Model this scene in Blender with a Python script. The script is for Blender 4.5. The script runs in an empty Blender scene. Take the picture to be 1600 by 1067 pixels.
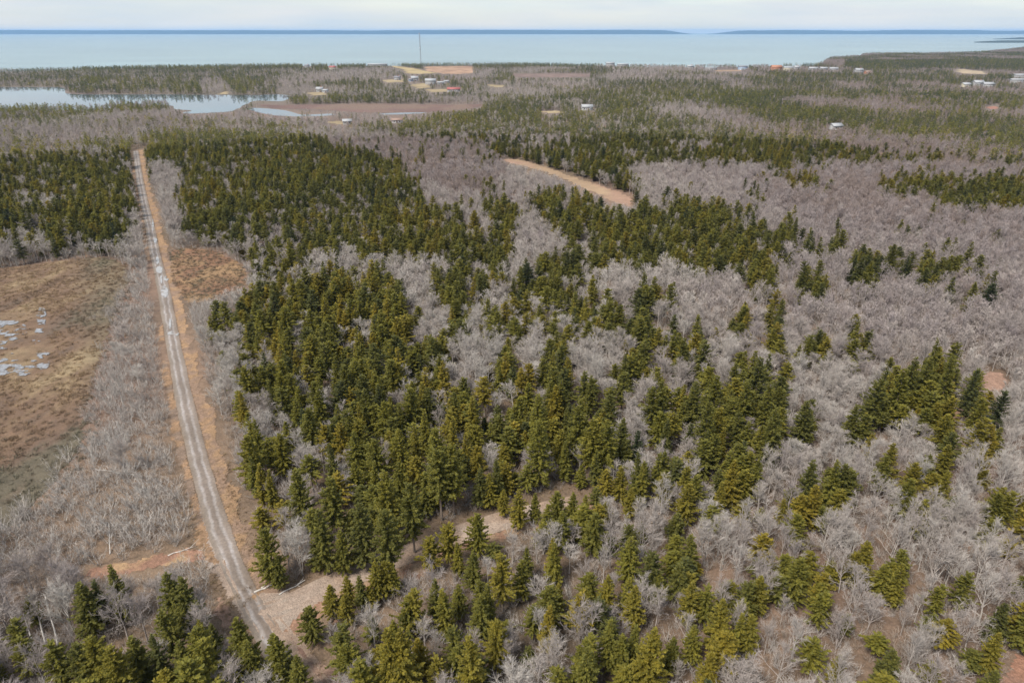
import bpy, math, random
import numpy as np
from mathutils import Vector
from mathutils.geometry import tessellate_polygon
random.seed(7); rng = np.random.default_rng(7)
scene = bpy.context.scene
COL = scene.collection
R = math.radians

# ------------------------------------------------------------------ camera, sky, sun, exposure
CAM_H = 80.0; F = 1067.0; CX, CY = 800.0, 533.5; PITCH = R(24.42)
cam_data = bpy.data.cameras.new("camera"); cam_data.sensor_width = 36.0; cam_data.lens = 36.0 * F / 1600.0
cam_data.clip_start = 1.0; cam_data.clip_end = 90000.0
cam = bpy.data.objects.new("camera", cam_data); COL.objects.link(cam)
cam.location = (0, 0, CAM_H); cam.rotation_euler = (R(90) - PITCH, 0, 0)
scene.camera = cam

SUN_EL, SUN_AZ = R(54), R(222)      # azimuth measured clockwise from +Y
world = bpy.data.worlds.new("World"); scene.world = world; world.use_nodes = True
wn = world.node_tree; wn.nodes.clear()
def wnode(t): return wn.nodes.new(t)
w_out = wnode("ShaderNodeOutputWorld")
w_sky = wnode("ShaderNodeTexSky"); w_sky.sky_type = 'NISHITA'; w_sky.sun_disc = False
w_sky.sun_elevation = SUN_EL; w_sky.sun_rotation = SUN_AZ; w_sky.air_density = 1.0; w_sky.dust_density = 1.0
w_b1 = wnode("ShaderNodeBackground"); w_b1.inputs[1].default_value = 0.095
wn.links.new(w_sky.outputs[0], w_b1.inputs[0])
w_tc = wnode("ShaderNodeTexCoord"); w_map = wnode("ShaderNodeMapping"); w_map.inputs['Scale'].default_value = (1.0, 1.0, 9.0)
wn.links.new(w_tc.outputs['Generated'], w_map.inputs[0])
w_ns = wnode("ShaderNodeTexNoise"); w_ns.inputs['Scale'].default_value = 3.2; w_ns.inputs['Detail'].default_value = 6; w_ns.inputs['Roughness'].default_value = 0.55
wn.links.new(w_map.outputs[0], w_ns.inputs['Vector'])
w_r = wnode("ShaderNodeMapRange"); w_r.inputs[1].default_value = 0.32; w_r.inputs[2].default_value = 0.62; w_r.inputs[3].default_value = 0.55; w_r.inputs[4].default_value = 1.0
wn.links.new(w_ns.outputs['Fac'], w_r.inputs[0])
w_ns2 = wnode("ShaderNodeTexNoise"); w_ns2.inputs['Scale'].default_value = 5.0; w_ns2.inputs['Detail'].default_value = 5
wn.links.new(w_map.outputs[0], w_ns2.inputs['Vector'])
w_cr = wnode("ShaderNodeValToRGB")
w_cr.color_ramp.elements[0].position = 0.3; w_cr.color_ramp.elements[0].color = (0.60, 0.68, 0.75, 1)
w_cr.color_ramp.elements[1].position = 0.7; w_cr.color_ramp.elements[1].color = (0.74, 0.755, 0.76, 1)
wn.links.new(w_ns2.outputs['Fac'], w_cr.inputs[0])
w_b2 = wnode("ShaderNodeBackground"); w_b2.inputs[1].default_value = 0.51
wn.links.new(w_cr.outputs[0], w_b2.inputs[0])
w_mix = wnode("ShaderNodeMixShader")
wn.links.new(w_r.outputs[0], w_mix.inputs[0]); wn.links.new(w_b1.outputs[0], w_mix.inputs[1]); wn.links.new(w_b2.outputs[0], w_mix.inputs[2])
wn.links.new(w_mix.outputs[0], w_out.inputs['Surface'])

sun_d = bpy.data.lights.new("sun", 'SUN'); sun_d.energy = 2.8; sun_d.angle = R(18); sun_d.color = (1.0, 0.93, 0.82)
sun = bpy.data.objects.new("sun", sun_d); COL.objects.link(sun)
sdir = Vector((math.sin(SUN_AZ) * math.cos(SUN_EL), math.cos(SUN_AZ) * math.cos(SUN_EL), math.sin(SUN_EL)))
sun.rotation_euler = (-sdir).to_track_quat('-Z', 'Y').to_euler(); sun.location = (0, -200, 400)

vs = scene.view_settings
vs.view_transform = 'Standard'; vs.look = 'None'; vs.gamma = 1.0; vs.use_curve_mapping = False; vs.exposure = 1.14
scene.display_settings.display_device = 'sRGB'
scene.cycles.max_bounces = 6; scene.cycles.diffuse_bounces = 3; scene.cycles.volume_bounces = 1; scene.cycles.transparent_max_bounces = 8

# ------------------------------------------------------------------ geometry of the view (pixels of the 1600 x 1067 photograph -> ground)
CP, SP = math.cos(PITCH), math.sin(PITCH)
def unproject(px, py, z=0.0):
    px = np.asarray(px, float); py = np.asarray(py, float)
    a = (px - CX) / F; b = -(py - CY) / F
    dx = a; dy = CP + b * SP; dz = -SP + b * CP
    t = (z - CAM_H) / dz
    return np.stack([dx * t, dy * t], -1)
def project(x, y, z):
    zc = np.asarray(z) - CAM_H
    d = y * CP - zc * SP
    u = y * SP + zc * CP
    return CX + F * x / d, CY - F * u / d, d
def gp(px, py, z=0.0):
    q = unproject(px, py, z); return float(q[0]), float(q[1])

def hash2(ix, iy, seed):
    h = np.sin(ix * 127.1 + iy * 311.7 + seed * 74.7) * 43758.5453
    return h - np.floor(h)
def vnoise(x, y, seed=0):
    ix, iy = np.floor(x), np.floor(y); fx, fy = x - ix, y - iy
    fx = fx * fx * (3 - 2 * fx); fy = fy * fy * (3 - 2 * fy)
    a = hash2(ix, iy, seed); b = hash2(ix + 1, iy, seed); c = hash2(ix, iy + 1, seed); d = hash2(ix + 1, iy + 1, seed)
    return (a * (1 - fx) + b * fx) * (1 - fy) + (c * (1 - fx) + d * fx) * fy
def fbm(x, y, seed=0, o=4):
    x = np.asarray(x, float); y = np.asarray(y, float); s = 0; w = 0.5; t = 0
    for k in range(o):
        s = s + w * vnoise(x, y, seed + k); t += w; w *= 0.5; x = x * 2.03 + 11.3; y = y * 2.03 + 5.7
    return s / t
def in_poly(px, py, poly):
    px = np.asarray(px); py = np.asarray(py); r = np.zeros(px.shape, bool); n = len(poly)
    for i in range(n):
        x1, y1 = poly[i]; x2, y2 = poly[(i + 1) % n]
        if y1 == y2: continue
        c = ((y1 > py) != (y2 > py)) & (px < (x2 - x1) * (py - y1) / (y2 - y1) + x1)
        r ^= c
    return r
def dist_polyline(x, y, pts):
    d = np.full(np.shape(x), 1e9); side = np.zeros(np.shape(x))
    for (x1, y1), (x2, y2) in zip(pts[:-1], pts[1:]):
        vx, vy = x2 - x1, y2 - y1; L = vx * vx + vy * vy + 1e-9
        t = np.clip(((x - x1) * vx + (y - y1) * vy) / L, 0, 1)
        ex, ey = x - (x1 + t * vx), y - (y1 + t * vy); e = np.hypot(ex, ey)
        m = e < d; d = np.where(m, e, d); side = np.where(m, np.sign(vx * ey - vy * ex), side)
    return d, side
def smooth_line(pts, n=12):
    P = [np.array(p, float) for p in pts]; P = [2 * P[0] - P[1]] + P + [2 * P[-1] - P[-2]]; out = []
    for i in range(1, len(P) - 2):
        for k in range(n):
            t = k / n
            out.append(0.5 * ((2 * P[i]) + (-P[i-1] + P[i+1]) * t + (2*P[i-1] - 5*P[i] + 4*P[i+1] - P[i+2]) * t*t + (-P[i-1] + 3*P[i] - 3*P[i+1] + P[i+2]) * t**3))
    out.append(P[-2]); return [tuple(p) for p in out]

# ------------------------------------------------------------------ materials
def material(name):
    m = bpy.data.materials.new(name); m.use_nodes = True
    return m, m.node_tree, m.node_tree.nodes["Principled BSDF"]
def node(nt, t, **kw):
    n = nt.nodes.new(t)
    for k, v in kw.items():
        if k in n.inputs: n.inputs[k].default_value = v
        else: setattr(n, k, v)
    return n
def ramp(nt, stops):
    r = nt.nodes.new("ShaderNodeValToRGB"); e = r.color_ramp.elements
    while len(e) < len(stops): e.new(0.5)
    for el, (p, c) in zip(e, stops): el.position = p; el.color = (*c, 1)
    return r
def noise(nt, scale, detail=4, rough=0.55, vec=None, dist=0.0):
    n = node(nt, "ShaderNodeTexNoise"); n.inputs['Scale'].default_value = scale; n.inputs['Detail'].default_value = detail
    n.inputs['Roughness'].default_value = rough; n.inputs['Distortion'].default_value = dist
    if vec is None:
        g = node(nt, "ShaderNodeNewGeometry"); vec = g.outputs['Position']
    nt.links.new(vec, n.inputs['Vector']); return n
def mixc(nt, fac, a, b, mode='MIX'):
    m = nt.nodes.new("ShaderNodeMix"); m.data_type = 'RGBA'; m.blend_type = mode
    for sock, v in ((m.inputs[0], fac), (m.inputs[6], a), (m.inputs[7], b)):
        if hasattr(v, 'is_linked') or hasattr(v, 'links'): nt.links.new(v, sock)
        elif isinstance(v, tuple): sock.default_value = (*v, 1)
        else: sock.default_value = v
    return m.outputs[2]
def bump(nt, bsdf, height, strength, dist=0.1):
    b = node(nt, "ShaderNodeBump"); b.inputs['Strength'].default_value = strength; b.inputs['Distance'].default_value = dist
    nt.links.new(height, b.inputs['Height']); nt.links.new(b.outputs[0], bsdf.inputs['Normal'])
def flat_mat(name, col, rough=0.7, var=0.15, scale=1.5):
    m, nt, b = material(name); n = noise(nt, scale)
    c = ramp(nt, [(0.3, tuple(v * (1 - var) for v in col)), (0.7, tuple(min(1, v * (1 + var)) for v in col))])
    nt.links.new(n.outputs['Fac'], c.inputs[0]); nt.links.new(c.outputs[0], b.inputs['Base Color']); b.inputs['Roughness'].default_value = rough
    return m
def tint_node(nt):
    a = nt.nodes.new("ShaderNodeAttribute"); a.attribute_type = 'INSTANCER'; a.attribute_name = 'tint'; return a.outputs['Fac']
def needle_mat():
    m, nt, b = material("spruce_needles")
    r = ramp(nt, [(0.0, (0.064, 0.080, 0.042)), (0.35, (0.127, 0.131, 0.040)), (0.7, (0.195, 0.188, 0.038)), (1.0, (0.255, 0.21, 0.036))])
    nt.links.new(tint_node(nt), r.inputs[0])
    n = noise(nt, 0.9, 3); d = ramp(nt, [(0.3, (0.72, 0.74, 0.8)), (0.7, (1.32, 1.28, 1.1))]); nt.links.new(n.outputs['Fac'], d.inputs[0])
    a = node(nt, "ShaderNodeAttribute"); a.attribute_name = "card"; d2 = ramp(nt, [(0.0, (0.75, 0.8, 0.85)), (1.0, (1.3, 1.22, 1.1))]); nt.links.new(a.outputs['Fac'], d2.inputs[0])
    c = mixc(nt, 1.0, r.outputs[0], d.outputs[0], 'MULTIPLY'); c = mixc(nt, 1.0, c, d2.outputs[0], 'MULTIPLY')
    nt.links.new(c, b.inputs['Base Color']); b.inputs['Roughness'].default_value = 0.6; b.inputs['Specular IOR Level'].default_value = 0.25
    tr = node(nt, "ShaderNodeBsdfTranslucent"); nt.links.new(c, tr.inputs['Color'])
    mx = node(nt, "ShaderNodeMixShader"); mx.inputs[0].default_value = 0.50
    out = nt.nodes["Material Output"]
    nt.links.new(b.outputs[0], mx.inputs[1]); nt.links.new(tr.outputs[0], mx.inputs[2]); nt.links.new(mx.outputs[0], out.inputs['Surface'])
    return m
def bark_mat(name, stops, var=0.25):
    m, nt, b = material(name)
    r = ramp(nt, stops); nt.links.new(tint_node(nt), r.inputs[0])
    n = noise(nt, 1.3, 4); d = ramp(nt, [(0.3, (1 - var,) * 3), (0.7, (1 + var,) * 3)]); nt.links.new(n.outputs['Fac'], d.inputs[0])
    nt.links.new(mixc(nt, 1.0, r.outputs[0], d.outputs[0], 'MULTIPLY'), b.inputs['Base Color'])
    b.inputs['Roughness'].default_value = 0.85; b.inputs['Specular IOR Level'].default_value = 0.15
    return m
M_NEEDLE = needle_mat()
M_SBARK = bark_mat("spruce_bark", [(0, (0.16, 0.13, 0.115)), (1, (0.22, 0.18, 0.15))])
BARE_STOPS = [(0.0, (0.40, 0.37, 0.345)), (0.4, (0.325, 0.286, 0.268)), (0.75, (0.272, 0.236, 0.236)), (1.0, (0.235, 0.188, 0.172))]
M_BBARK = bark_mat("grey_bark", BARE_STOPS)
M_TWIG = bark_mat("bare_twigs", BARE_STOPS, 0.2)
M_SHRUB = bark_mat("alder_twigs", [(0, (0.40, 0.378, 0.36)), (0.5, (0.33, 0.297, 0.277)), (1, (0.25, 0.195, 0.15))], 0.25)
M_DEAD = bark_mat("weathered_wood", [(0, (0.42, 0.40, 0.39)), (1, (0.52, 0.49, 0.46))])
M_TUFT = bark_mat("bog_tufts", [(0, (0.15, 0.138, 0.10)), (0.35, (0.165, 0.118, 0.085)), (0.65, (0.23, 0.16, 0.10)), (1.0, (0.33, 0.25, 0.155))], 0.25)

def vcol_mat(name, rough=0.9, nscale=0.5, bscale=1.4, bstr=0.8, var=0.28):
    """base colour from the vegetation map stored on the mesh, broken up by fine procedural grain"""
    m, nt, b = material(name)
    a = node(nt, "ShaderNodeAttribute"); a.attribute_name = "cover"
    k = 0.80; n = noise(nt, nscale, 8, 0.65); d = ramp(nt, [(0.28, (k * (1 - var),) * 3), (0.72, (k * (1 + var), k * (1 + var * 0.95), k * (1 + var * 0.9)))]); nt.links.new(n.outputs['Fac'], d.inputs[0])
    n2 = noise(nt, 2.7, 6, 0.7); d2 = ramp(nt, [(0.3, (0.7, 0.7, 0.7)), (0.7, (1.3, 1.3, 1.3))]); nt.links.new(n2.outputs['Fac'], d2.inputs[0])
    c = mixc(nt, 1.0, a.outputs['Color'], d.outputs[0], 'MULTIPLY'); c = mixc(nt, 1.0, c, d2.outputs[0], 'MULTIPLY')
    nt.links.new(c, b.inputs['Base Color']); b.inputs['Roughness'].default_value = rough; b.inputs['Specular IOR Level'].default_value = 0.2
    n3 = noise(nt, bscale, 6, 0.7); bump(nt, b, n3.outputs['Fac'], bstr, 0.4)
    return m
M_GROUND = vcol_mat("leaf_litter"); M_BOG = vcol_mat("bog_vegetation", nscale=0.35, bscale=2.2); M_FIELD = vcol_mat("dry_grass", nscale=0.15, var=0.15)
M_VERGE = vcol_mat("dead_grass", nscale=0.9, bscale=3.0)

def water_mat(name, col, rough, wscale, bstr, wdist=0.2):
    m, nt, b = material(name)
    g = node(nt, "ShaderNodeNewGeometry"); mp = node(nt, "ShaderNodeMapping"); mp.inputs['Scale'].default_value = (wscale * 0.35, wscale, wscale)
    nt.links.new(g.outputs['Position'], mp.inputs[0])
    n = noise(nt, 1.0, 6, 0.6, mp.outputs[0]); c = ramp(nt, [(0.35, tuple(v * 0.85 for v in col)), (0.65, tuple(v * 1.2 for v in col))])
    nt.links.new(n.outputs['Fac'], c.inputs[0]); nt.links.new(c.outputs[0], b.inputs['Base Color'])
    b.inputs['Roughness'].default_value = rough; b.inputs['IOR'].default_value = 1.33
    bump(nt, b, n.outputs['Fac'], bstr, wdist); return m
M_SEA = water_mat("sea_water", (0.15, 0.212, 0.225), 0.25, 0.004, 0.5, 0.6)
M_LAKE = water_mat("lake_water", (0.04, 0.06, 0.08), 0.02, 0.08, 0.004, 0.02)
M_PUDDLE = water_mat("puddle_water", (0.27, 0.265, 0.265), 0.07, 1.0, 0.04, 0.02)
M_ICE, nt, b = material("thin_ice")
n = noise(nt, 1.3, 7, 0.65); c = ramp(nt, [(0.36, (0.12, 0.11, 0.105)), (0.52, (0.20, 0.205, 0.225)), (0.7, (0.28, 0.295, 0.33))]); nt.links.new(n.outputs['Fac'], c.inputs[0]); nt.links.new(c.outputs[0], b.inputs['Base Color']); b.inputs['Roughness'].default_value = 0.25

def road_mat():
    m, nt, b = material("gravel_track")
    uv = node(nt, "ShaderNodeUVMap"); sx = node(nt, "ShaderNodeSeparateXYZ"); nt.links.new(uv.outputs[0], sx.inputs[0])
    n0 = noise(nt, 0.22, 4); ad = node(nt, "ShaderNodeMath", operation='MULTIPLY_ADD'); nt.links.new(n0.outputs['Fac'], ad.inputs[0]); ad.inputs[1].default_value = 0.36; nt.links.new(sx.outputs[0], ad.inputs[2])
    sb = node(nt, "ShaderNodeMath", operation='SUBTRACT'); nt.links.new(ad.outputs[0], sb.inputs[0]); sb.inputs[1].default_value = 0.18
    r = ramp(nt, [(0.0, (0.17, 0.13, 0.10)), (0.2, (0.19, 0.155, 0.13)), (0.29, (0.285, 0.26, 0.25)), (0.35, (0.25, 0.225, 0.215)), (0.42, (0.15, 0.12, 0.10)), (0.58, (0.155, 0.125, 0.105)), (0.66, (0.255, 0.23, 0.22)), (0.72, (0.295, 0.27, 0.26)), (0.80, (0.19, 0.16, 0.135)), (1.0, (0.17, 0.13, 0.095))])
    nt.links.new(sb.outputs[0], r.inputs[0])
    nm = noise(nt, 0.35, 6, 0.65); mm = ramp(nt, [(0.42, (0, 0, 0)), (0.62, (1, 1, 1))]); nt.links.new(nm.outputs['Fac'], mm.inputs[0])
    rr = mixc(nt, mm.outputs[0], r.outputs[0], (0.185, 0.15, 0.125)); rr = mixc(nt, 0.6, r.outputs[0], rr)
    n = noise(nt, 1.8, 8, 0.7); d = ramp(nt, [(0.3, (0.68,) * 3), (0.7, (1.25,) * 3)]); nt.links.new(n.outputs['Fac'], d.inputs[0])
    nl = noise(nt, 0.09, 4); dl = ramp(nt, [(0.35, (0.8, 0.78, 0.76)), (0.65, (1.1, 1.1, 1.12))]); nt.links.new(nl.outputs['Fac'], dl.inputs[0])
    c = mixc(nt, 1.0, rr, d.outputs[0], 'MULTIPLY'); c = mixc(nt, 1.0, c, dl.outputs[0], 'MULTIPLY'); nt.links.new(c, b.inputs['Base Color'])
    b.inputs['Roughness'].default_value = 0.6; n3 = noise(nt, 5, 6, 0.7); bump(nt, b, n3.outputs['Fac'], 0.5, 0.08); return m
M_ROAD = road_mat()

# ------------------------------------------------------------------ mesh helpers
def new_mesh(name, verts, quads=None, tris=None, mats=(), mat_idx=None, attrs=None, smooth=False):
    me = bpy.data.meshes.new(name); verts = np.asarray(verts, np.float32)
    loops = []; starts = []; tot = []; s = 0
    if quads is not None and len(quads):
        q = np.asarray(quads, np.int32); loops.append(q.ravel()); starts.append(np.arange(len(q)) * 4 + s); tot.append(np.full(len(q), 4)); s += q.size
    if tris is not None and len(tris):
        t = np.asarray(tris, np.int32); loops.append(t.ravel()); starts.append(np.arange(len(t)) * 3 + s); tot.append(np.full(len(t), 3)); s += t.size
    me.vertices.add(len(verts)); me.vertices.foreach_set("co", verts.ravel())
    if s:
        L = np.concatenate(loops).astype(np.int32); me.loops.add(len(L)); me.loops.foreach_set("vertex_index", L)
        st = np.concatenate(starts).astype(np.int32); me.polygons.add(len(st)); me.polygons.foreach_set("loop_start", st)
        if mat_idx is not None: me.polygons.foreach_set("material_index", np.asarray(mat_idx, np.int32))
        if smooth: me.polygons.foreach_set("use_smooth", np.ones(len(st), bool))
    for m in mats: me.materials.append(m)
    for nm, (typ, arr) in (attrs or {}).items():
        a = me.attributes.new(nm, typ, 'POINT')
        a.data.foreach_set({'FLOAT': 'value', 'INT': 'value', 'FLOAT_VECTOR': 'vector', 'FLOAT_COLOR': 'color'}[typ], np.asarray(arr).ravel())
    me.update(calc_edges=True); return me
def link(name, me, parent=None, loc=None):
    o = bpy.data.objects.new(name, me); COL.objects.link(o)
    if parent is not None: o.parent = parent
    if loc is not None: o.location = loc
    return o
def tag(o, label=None, cat=None, group=None, kind=None):
    if label: o["label"] = label
    if cat: o["category"] = cat
    if group: o["group"] = group
    if kind: o["kind"] = kind
    return o
def empty(name, loc, rz=0):
    o = bpy.data.objects.new(name, None); COL.objects.link(o); o.location = tuple(float(v) for v in loc); o.rotation_euler = (0.0, 0.0, float(rz)); o.empty_display_size = 0.5; return o
def nrm(v): return v / (np.linalg.norm(v, axis=-1, keepdims=True) + 1e-9)
def prisms(p0, p1, r0, r1, sides=3):
    """open tapered tubes along segments -> verts, quads"""
    p0 = np.asarray(p0, float); p1 = np.asarray(p1, float); n = len(p0)
    d = nrm(p1 - p0); ref = np.where(np.abs(d[:, 2:3]) > 0.9, np.array([[1., 0, 0]]), np.array([[0, 0, 1.]]))
    u = nrm(np.cross(d, ref)); w = np.cross(d, u); V = []
    for k in range(sides):
        a = 2 * math.pi * k / sides; o = u * math.cos(a) + w * math.sin(a)
        V.append(p0 + o * np.asarray(r0)[:, None]); V.append(p1 + o * np.asarray(r1)[:, None])
    V = np.stack(V, 1).reshape(-1, 3); b = np.arange(n)[:, None] * (2 * sides); Q = []
    for k in range(sides):
        j = (k + 1) % sides; Q.append(np.concatenate([b + 2 * k, b + 2 * j, b + 2 * j + 1, b + 2 * k + 1], 1))
    return V, np.concatenate(Q, 0)
def blades(p0, p1, w):
    """thin two-triangle strips turned at random about their own axis"""
    p0 = np.asarray(p0, float); p1 = np.asarray(p1, float); d = nrm(p1 - p0)
    u = nrm(np.cross(d, nrm(rng.normal(size=p0.shape)))); w = np.asarray(w)[:, None]
    V = np.stack([p0 - u * w, p0 + u * w, p1 + u * w * 0.4, p1 - u * w * 0.4], 1).reshape(-1, 3)
    return V, np.arange(len(p0) * 4).reshape(-1, 4)
def chain_tube(pts, rad, sides=7):
    pts = np.asarray(pts, float); V = []; Q = []
    for i, (p, r) in enumerate(zip(pts, rad)):
        for k in range(sides):
            a = 2 * math.pi * k / sides; V.append(p + np.array([math.cos(a) * r, math.sin(a) * r, 0]))
    for i in range(len(pts) - 1):
        for k in range(sides):
            j = (k + 1) % sides; Q.append((i * sides + k, i * sides + j, (i + 1) * sides + j, (i + 1) * sides + k))
    return np.array(V), np.array(Q)

# ------------------------------------------------------------------ trees (built once per variant, about 12 m high)
def spruce_geo(seed, h=12.0, base=0.2, width=0.24, power=0.85, per=7, gap=0.42, card=0.62, nper=3, ragged=0.25, lod=0):
    r = np.random.default_rng(seed)
    lean = r.normal(0, 0.012, 2); zs = np.linspace(-0.3, h * 0.985, 7)
    tp = np.stack([zs * lean[0], zs * lean[1], zs], 1); tr = np.interp(zs, [-0.3, h], [0.017 * h, 0.012])
    TV, TQ = chain_tube(tp, tr, 6 if lod == 0 else 4)
    P, D, N, S = [], [], [], []
    z = base * h
    while z < h * 0.99:
        t = (z / h - base) / (1 - base); shape = (1 - t) ** power
        if t < 0.18: shape *= 0.55 + 2.5 * t
        Lm = width * h * shape * 1.0 + 0.22
        off = r.uniform(0, 6.28); n = max(3, int(per * (0.55 + 0.45 * shape)))
        for k in range(n):
            if r.random() < 0.10: continue
            a = off + 6.283 * k / n + r.normal(0, 0.22); L = Lm * (1 + r.normal(0, ragged)); L = max(L, 0.22)
            el = R(38) * t ** 1.3 - R(12) * (1 - t) + r.normal(0, 0.10)
            zz = z + r.normal(0, gap * 0.35)
            out = np.array([math.cos(a), math.sin(a), 0]); m = max(1, int(L / (card * 0.62)))
            for i in range(m):
                f = (i + 0.65 * r.random() + 0.35) / m; d = out * math.cos(el) + np.array([0, 0, math.sin(el) + 0.18 * f * (1 - t)])
                p = np.array([lean[0] * zz, lean[1] * zz, zz]) + d * L * f * 0.86
                for c in range(nper):
                    sa = r.normal(0, 0.65); cd = np.array([math.cos(a + sa), math.sin(a + sa), math.sin(el) + r.normal(0.05, 0.28)])
                    P.append(p + r.normal(0, 0.07, 3)); D.append(cd); N.append(np.array([r.normal(0, .45), r.normal(0, .45), 1.0])); S.append(card * r.uniform(0.65, 1.25) * (0.75 + 0.25 * min(1, L)))
        z += gap * (1.0 - 0.35 * t) * r.uniform(0.8, 1.2)
    for c in range(4 if lod == 0 else 2):   # leader
        P.append(np.array([lean[0] * h, lean[1] * h, h * 0.965 + 0.1 * c])); D.append(np.array([r.normal(0, .35), r.normal(0, .35), 1.0])); N.append(r.normal(size=3)); S.append(card * 0.75)
    P = np.array(P); D = nrm(np.array(D)); N = np.array(N); S = np.array(S)[:, None]
    U = nrm(np.cross(D, N)); W = nrm(np.cross(U, D))
    b = P - D * S * 0.25; tip = P + D * S * 0.75 - W * S * 0.10
    V = np.stack([b, P + U * S * 0.34 + D * S * 0.15, tip, P - U * S * 0.34 + D * S * 0.15], 1).reshape(-1, 3)
    V[1::4] -= W * S * 0.10; V[3::4] -= W * S * 0.10
    Q = np.arange(len(P) * 4).reshape(-1, 4)
    T = np.concatenate([Q[:, [0, 1, 2]], Q[:, [0, 2, 3]]], 0)
    cv = np.repeat(r.random(len(P)), 4)
    return (TV, TQ), (V, T, cv)
def rot_about(v, axis, ang):
    return v * math.cos(ang) + np.cross(axis, v) * math.sin(ang) + axis * np.dot(axis, v) * (1 - math.cos(ang))
def bare_geo(seed, h=10.0, fork=0.4, spread=42, limbs=9, subs=6, twigs=6, crown0=0.32, stems=1, lod=0):
    """a leafless hardwood: stem(s), rising limbs, side branches and fine twigs"""
    r = np.random.default_rng(seed); TP, TR = [], []; S0, S1, R0, R1 = [], [], [], []; B0, B1, BW = [], [], []
    trunks = []
    for s in range(stems):
        a = r.uniform(0, 6.28); lean = r.normal(0, 0.03) + (0.16 if stems > 1 else 0); hs = h * r.uniform(0.82, 1.0) if s else h
        zs = np.linspace(-0.3, hs * 0.93, 8); wob = np.cumsum(r.normal(0, 0.06, (8, 2)), 0) * 0.7
        tp = np.stack([zs * lean * math.cos(a) + wob[:, 0], zs * lean * math.sin(a) + wob[:, 1], zs], 1)
        trad = np.interp(zs, [-0.3, hs * 0.5, hs], [0.014 * h, 0.0085 * h, 0.02]) * (1 if stems == 1 else 0.75); trunks.append((tp, trad, hs, zs))
    for tp, trad, hs, zs in trunks:
        nl = max(4, int(limbs / (1 if stems == 1 else 1.6)))
        for k in range(nl):
            f = crown0 + (0.95 - crown0) * ((k + r.random()) / nl); z = f * hs
            p = np.array([np.interp(z, zs, tp[:, i]) for i in range(3)]); a = r.uniform(0, 6.28) if k % 2 else 2.4 * k
            tilt = R(spread) * (1.15 - 0.75 * f) + r.normal(0, 0.12)
            d = np.array([math.cos(a) * math.sin(tilt), math.sin(a) * math.sin(tilt), math.cos(tilt)])
            L = hs * (0.47 * (1.15 - 0.72 * f)) * r.uniform(0.75, 1.15); ns = 4; q = p; rad = 0.0075 * h * (1.25 - f)
            limb = [p]
            for i in range(ns):
                d = nrm(d + r.normal(0, 0.13, 3) + np.array([0, 0, 0.10])); q2 = q + d * L / ns
                S0.append(q); S1.append(q2); R0.append(rad * (1 - 0.8 * i / ns)); R1.append(rad * (1 - 0.8 * (i + 1) / ns)); q = q2; limb.append(q)
            limb = np.array(limb); ld = nrm(limb[-1] - limb[0])
            for j in range(subs):
                t = 0.25 + 0.75 * (j + r.random()) / subs; x = t * ns; i = min(ns - 1, int(x)); p2 = limb[i] + (limb[i + 1] - limb[i]) * (x - i)
                ax = nrm(np.cross(ld, r.normal(size=3))); d2 = rot_about(ld, ax, R(r.uniform(22, 52))); d2 = nrm(d2 + np.array([0, 0, 0.22]))
                L2 = L * 0.46 * (1.15 - 0.5 * t) * r.uniform(0.7, 1.3); m2 = p2 + d2 * L2 * 0.5; d3 = nrm(d2 + r.normal(0, 0.18, 3)); e2 = m2 + d3 * L2 * 0.5
                rb = rad * 0.36; S0 += [p2, m2]; S1 += [m2, e2]; R0 += [rb, rb * 0.7]; R1 += [rb * 0.7, rb * 0.4]
                for w in range(twigs):
                    u = r.uniform(0.15, 1.0); p3 = p2 + (m2 - p2) * (u * 2) if u < 0.5 else m2 + (e2 - m2) * (u * 2 - 1)
                    ax = nrm(np.cross(d3, r.normal(size=3))); dt = rot_about(d3, ax, R(r.uniform(15, 55))); dt = nrm(dt + np.array([0, 0, 0.2])); Lt = r.uniform(0.45, 1.0) * 0.095 * h
                    mid = p3 + dt * Lt * 0.55; dt2 = nrm(dt + r.normal(0, 0.25, 3)); B0 += [p3, mid]; B1 += [mid, mid + dt2 * Lt * 0.5]; BW += [1.0, 0.7]
    return trunks, (np.array(S0), np.array(S1), np.array(R0), np.array(R1)), (np.array(B0), np.array(B1), np.array(BW))
def bare_meshes(name, seed, lod=0, tw=0.020, rmin=0.022, **kw):
    trunks, (S0, S1, R0, R1), (B0, B1, BW) = bare_geo(seed, **kw)
    TV, TQ = [], []; n = 0
    for tp, trad, hs, zs in trunks:
        v, q = chain_tube(tp, trad, 7 if lod == 0 else 4); TV.append(v); TQ.append(q + n); n += len(v)
    TV = np.concatenate(TV); TQ = np.concatenate(TQ)
    if lod < 2: CV, CQ = prisms(S0, S1, np.maximum(R0, rmin), np.maximum(R1, rmin * 0.8), 4 if lod == 0 else 3)
    else: CV, CQ = blades(S0, S1, np.maximum(R0, rmin))
    bv, bq = prisms(B0, B1, BW * tw, BW * tw * 0.5, 3) if lod == 0 else blades(B0, B1, BW * tw)
    CQ = np.concatenate([CQ, bq + len(CV)]); CV = np.concatenate([CV, bv])
    return (TV, TQ), (CV, CQ)
def joined(name, A, B, matA, matB, tri_b=False, card=None):
    V = np.concatenate([A[0], B[0]]); nA = len(A[0])
    at = {'card': ('FLOAT', np.concatenate([np.zeros(nA), card]))} if card is not None else None
    if tri_b: return new_mesh(name, V, A[1], B[1] + nA, (matA, matB), [0] * len(A[1]) + [1] * len(B[1]), at)
    return new_mesh(name, V, np.concatenate([A[1], B[1] + nA]), None, (matA, matB), [0] * len(A[1]) + [1] * len(B[1]), at)

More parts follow.
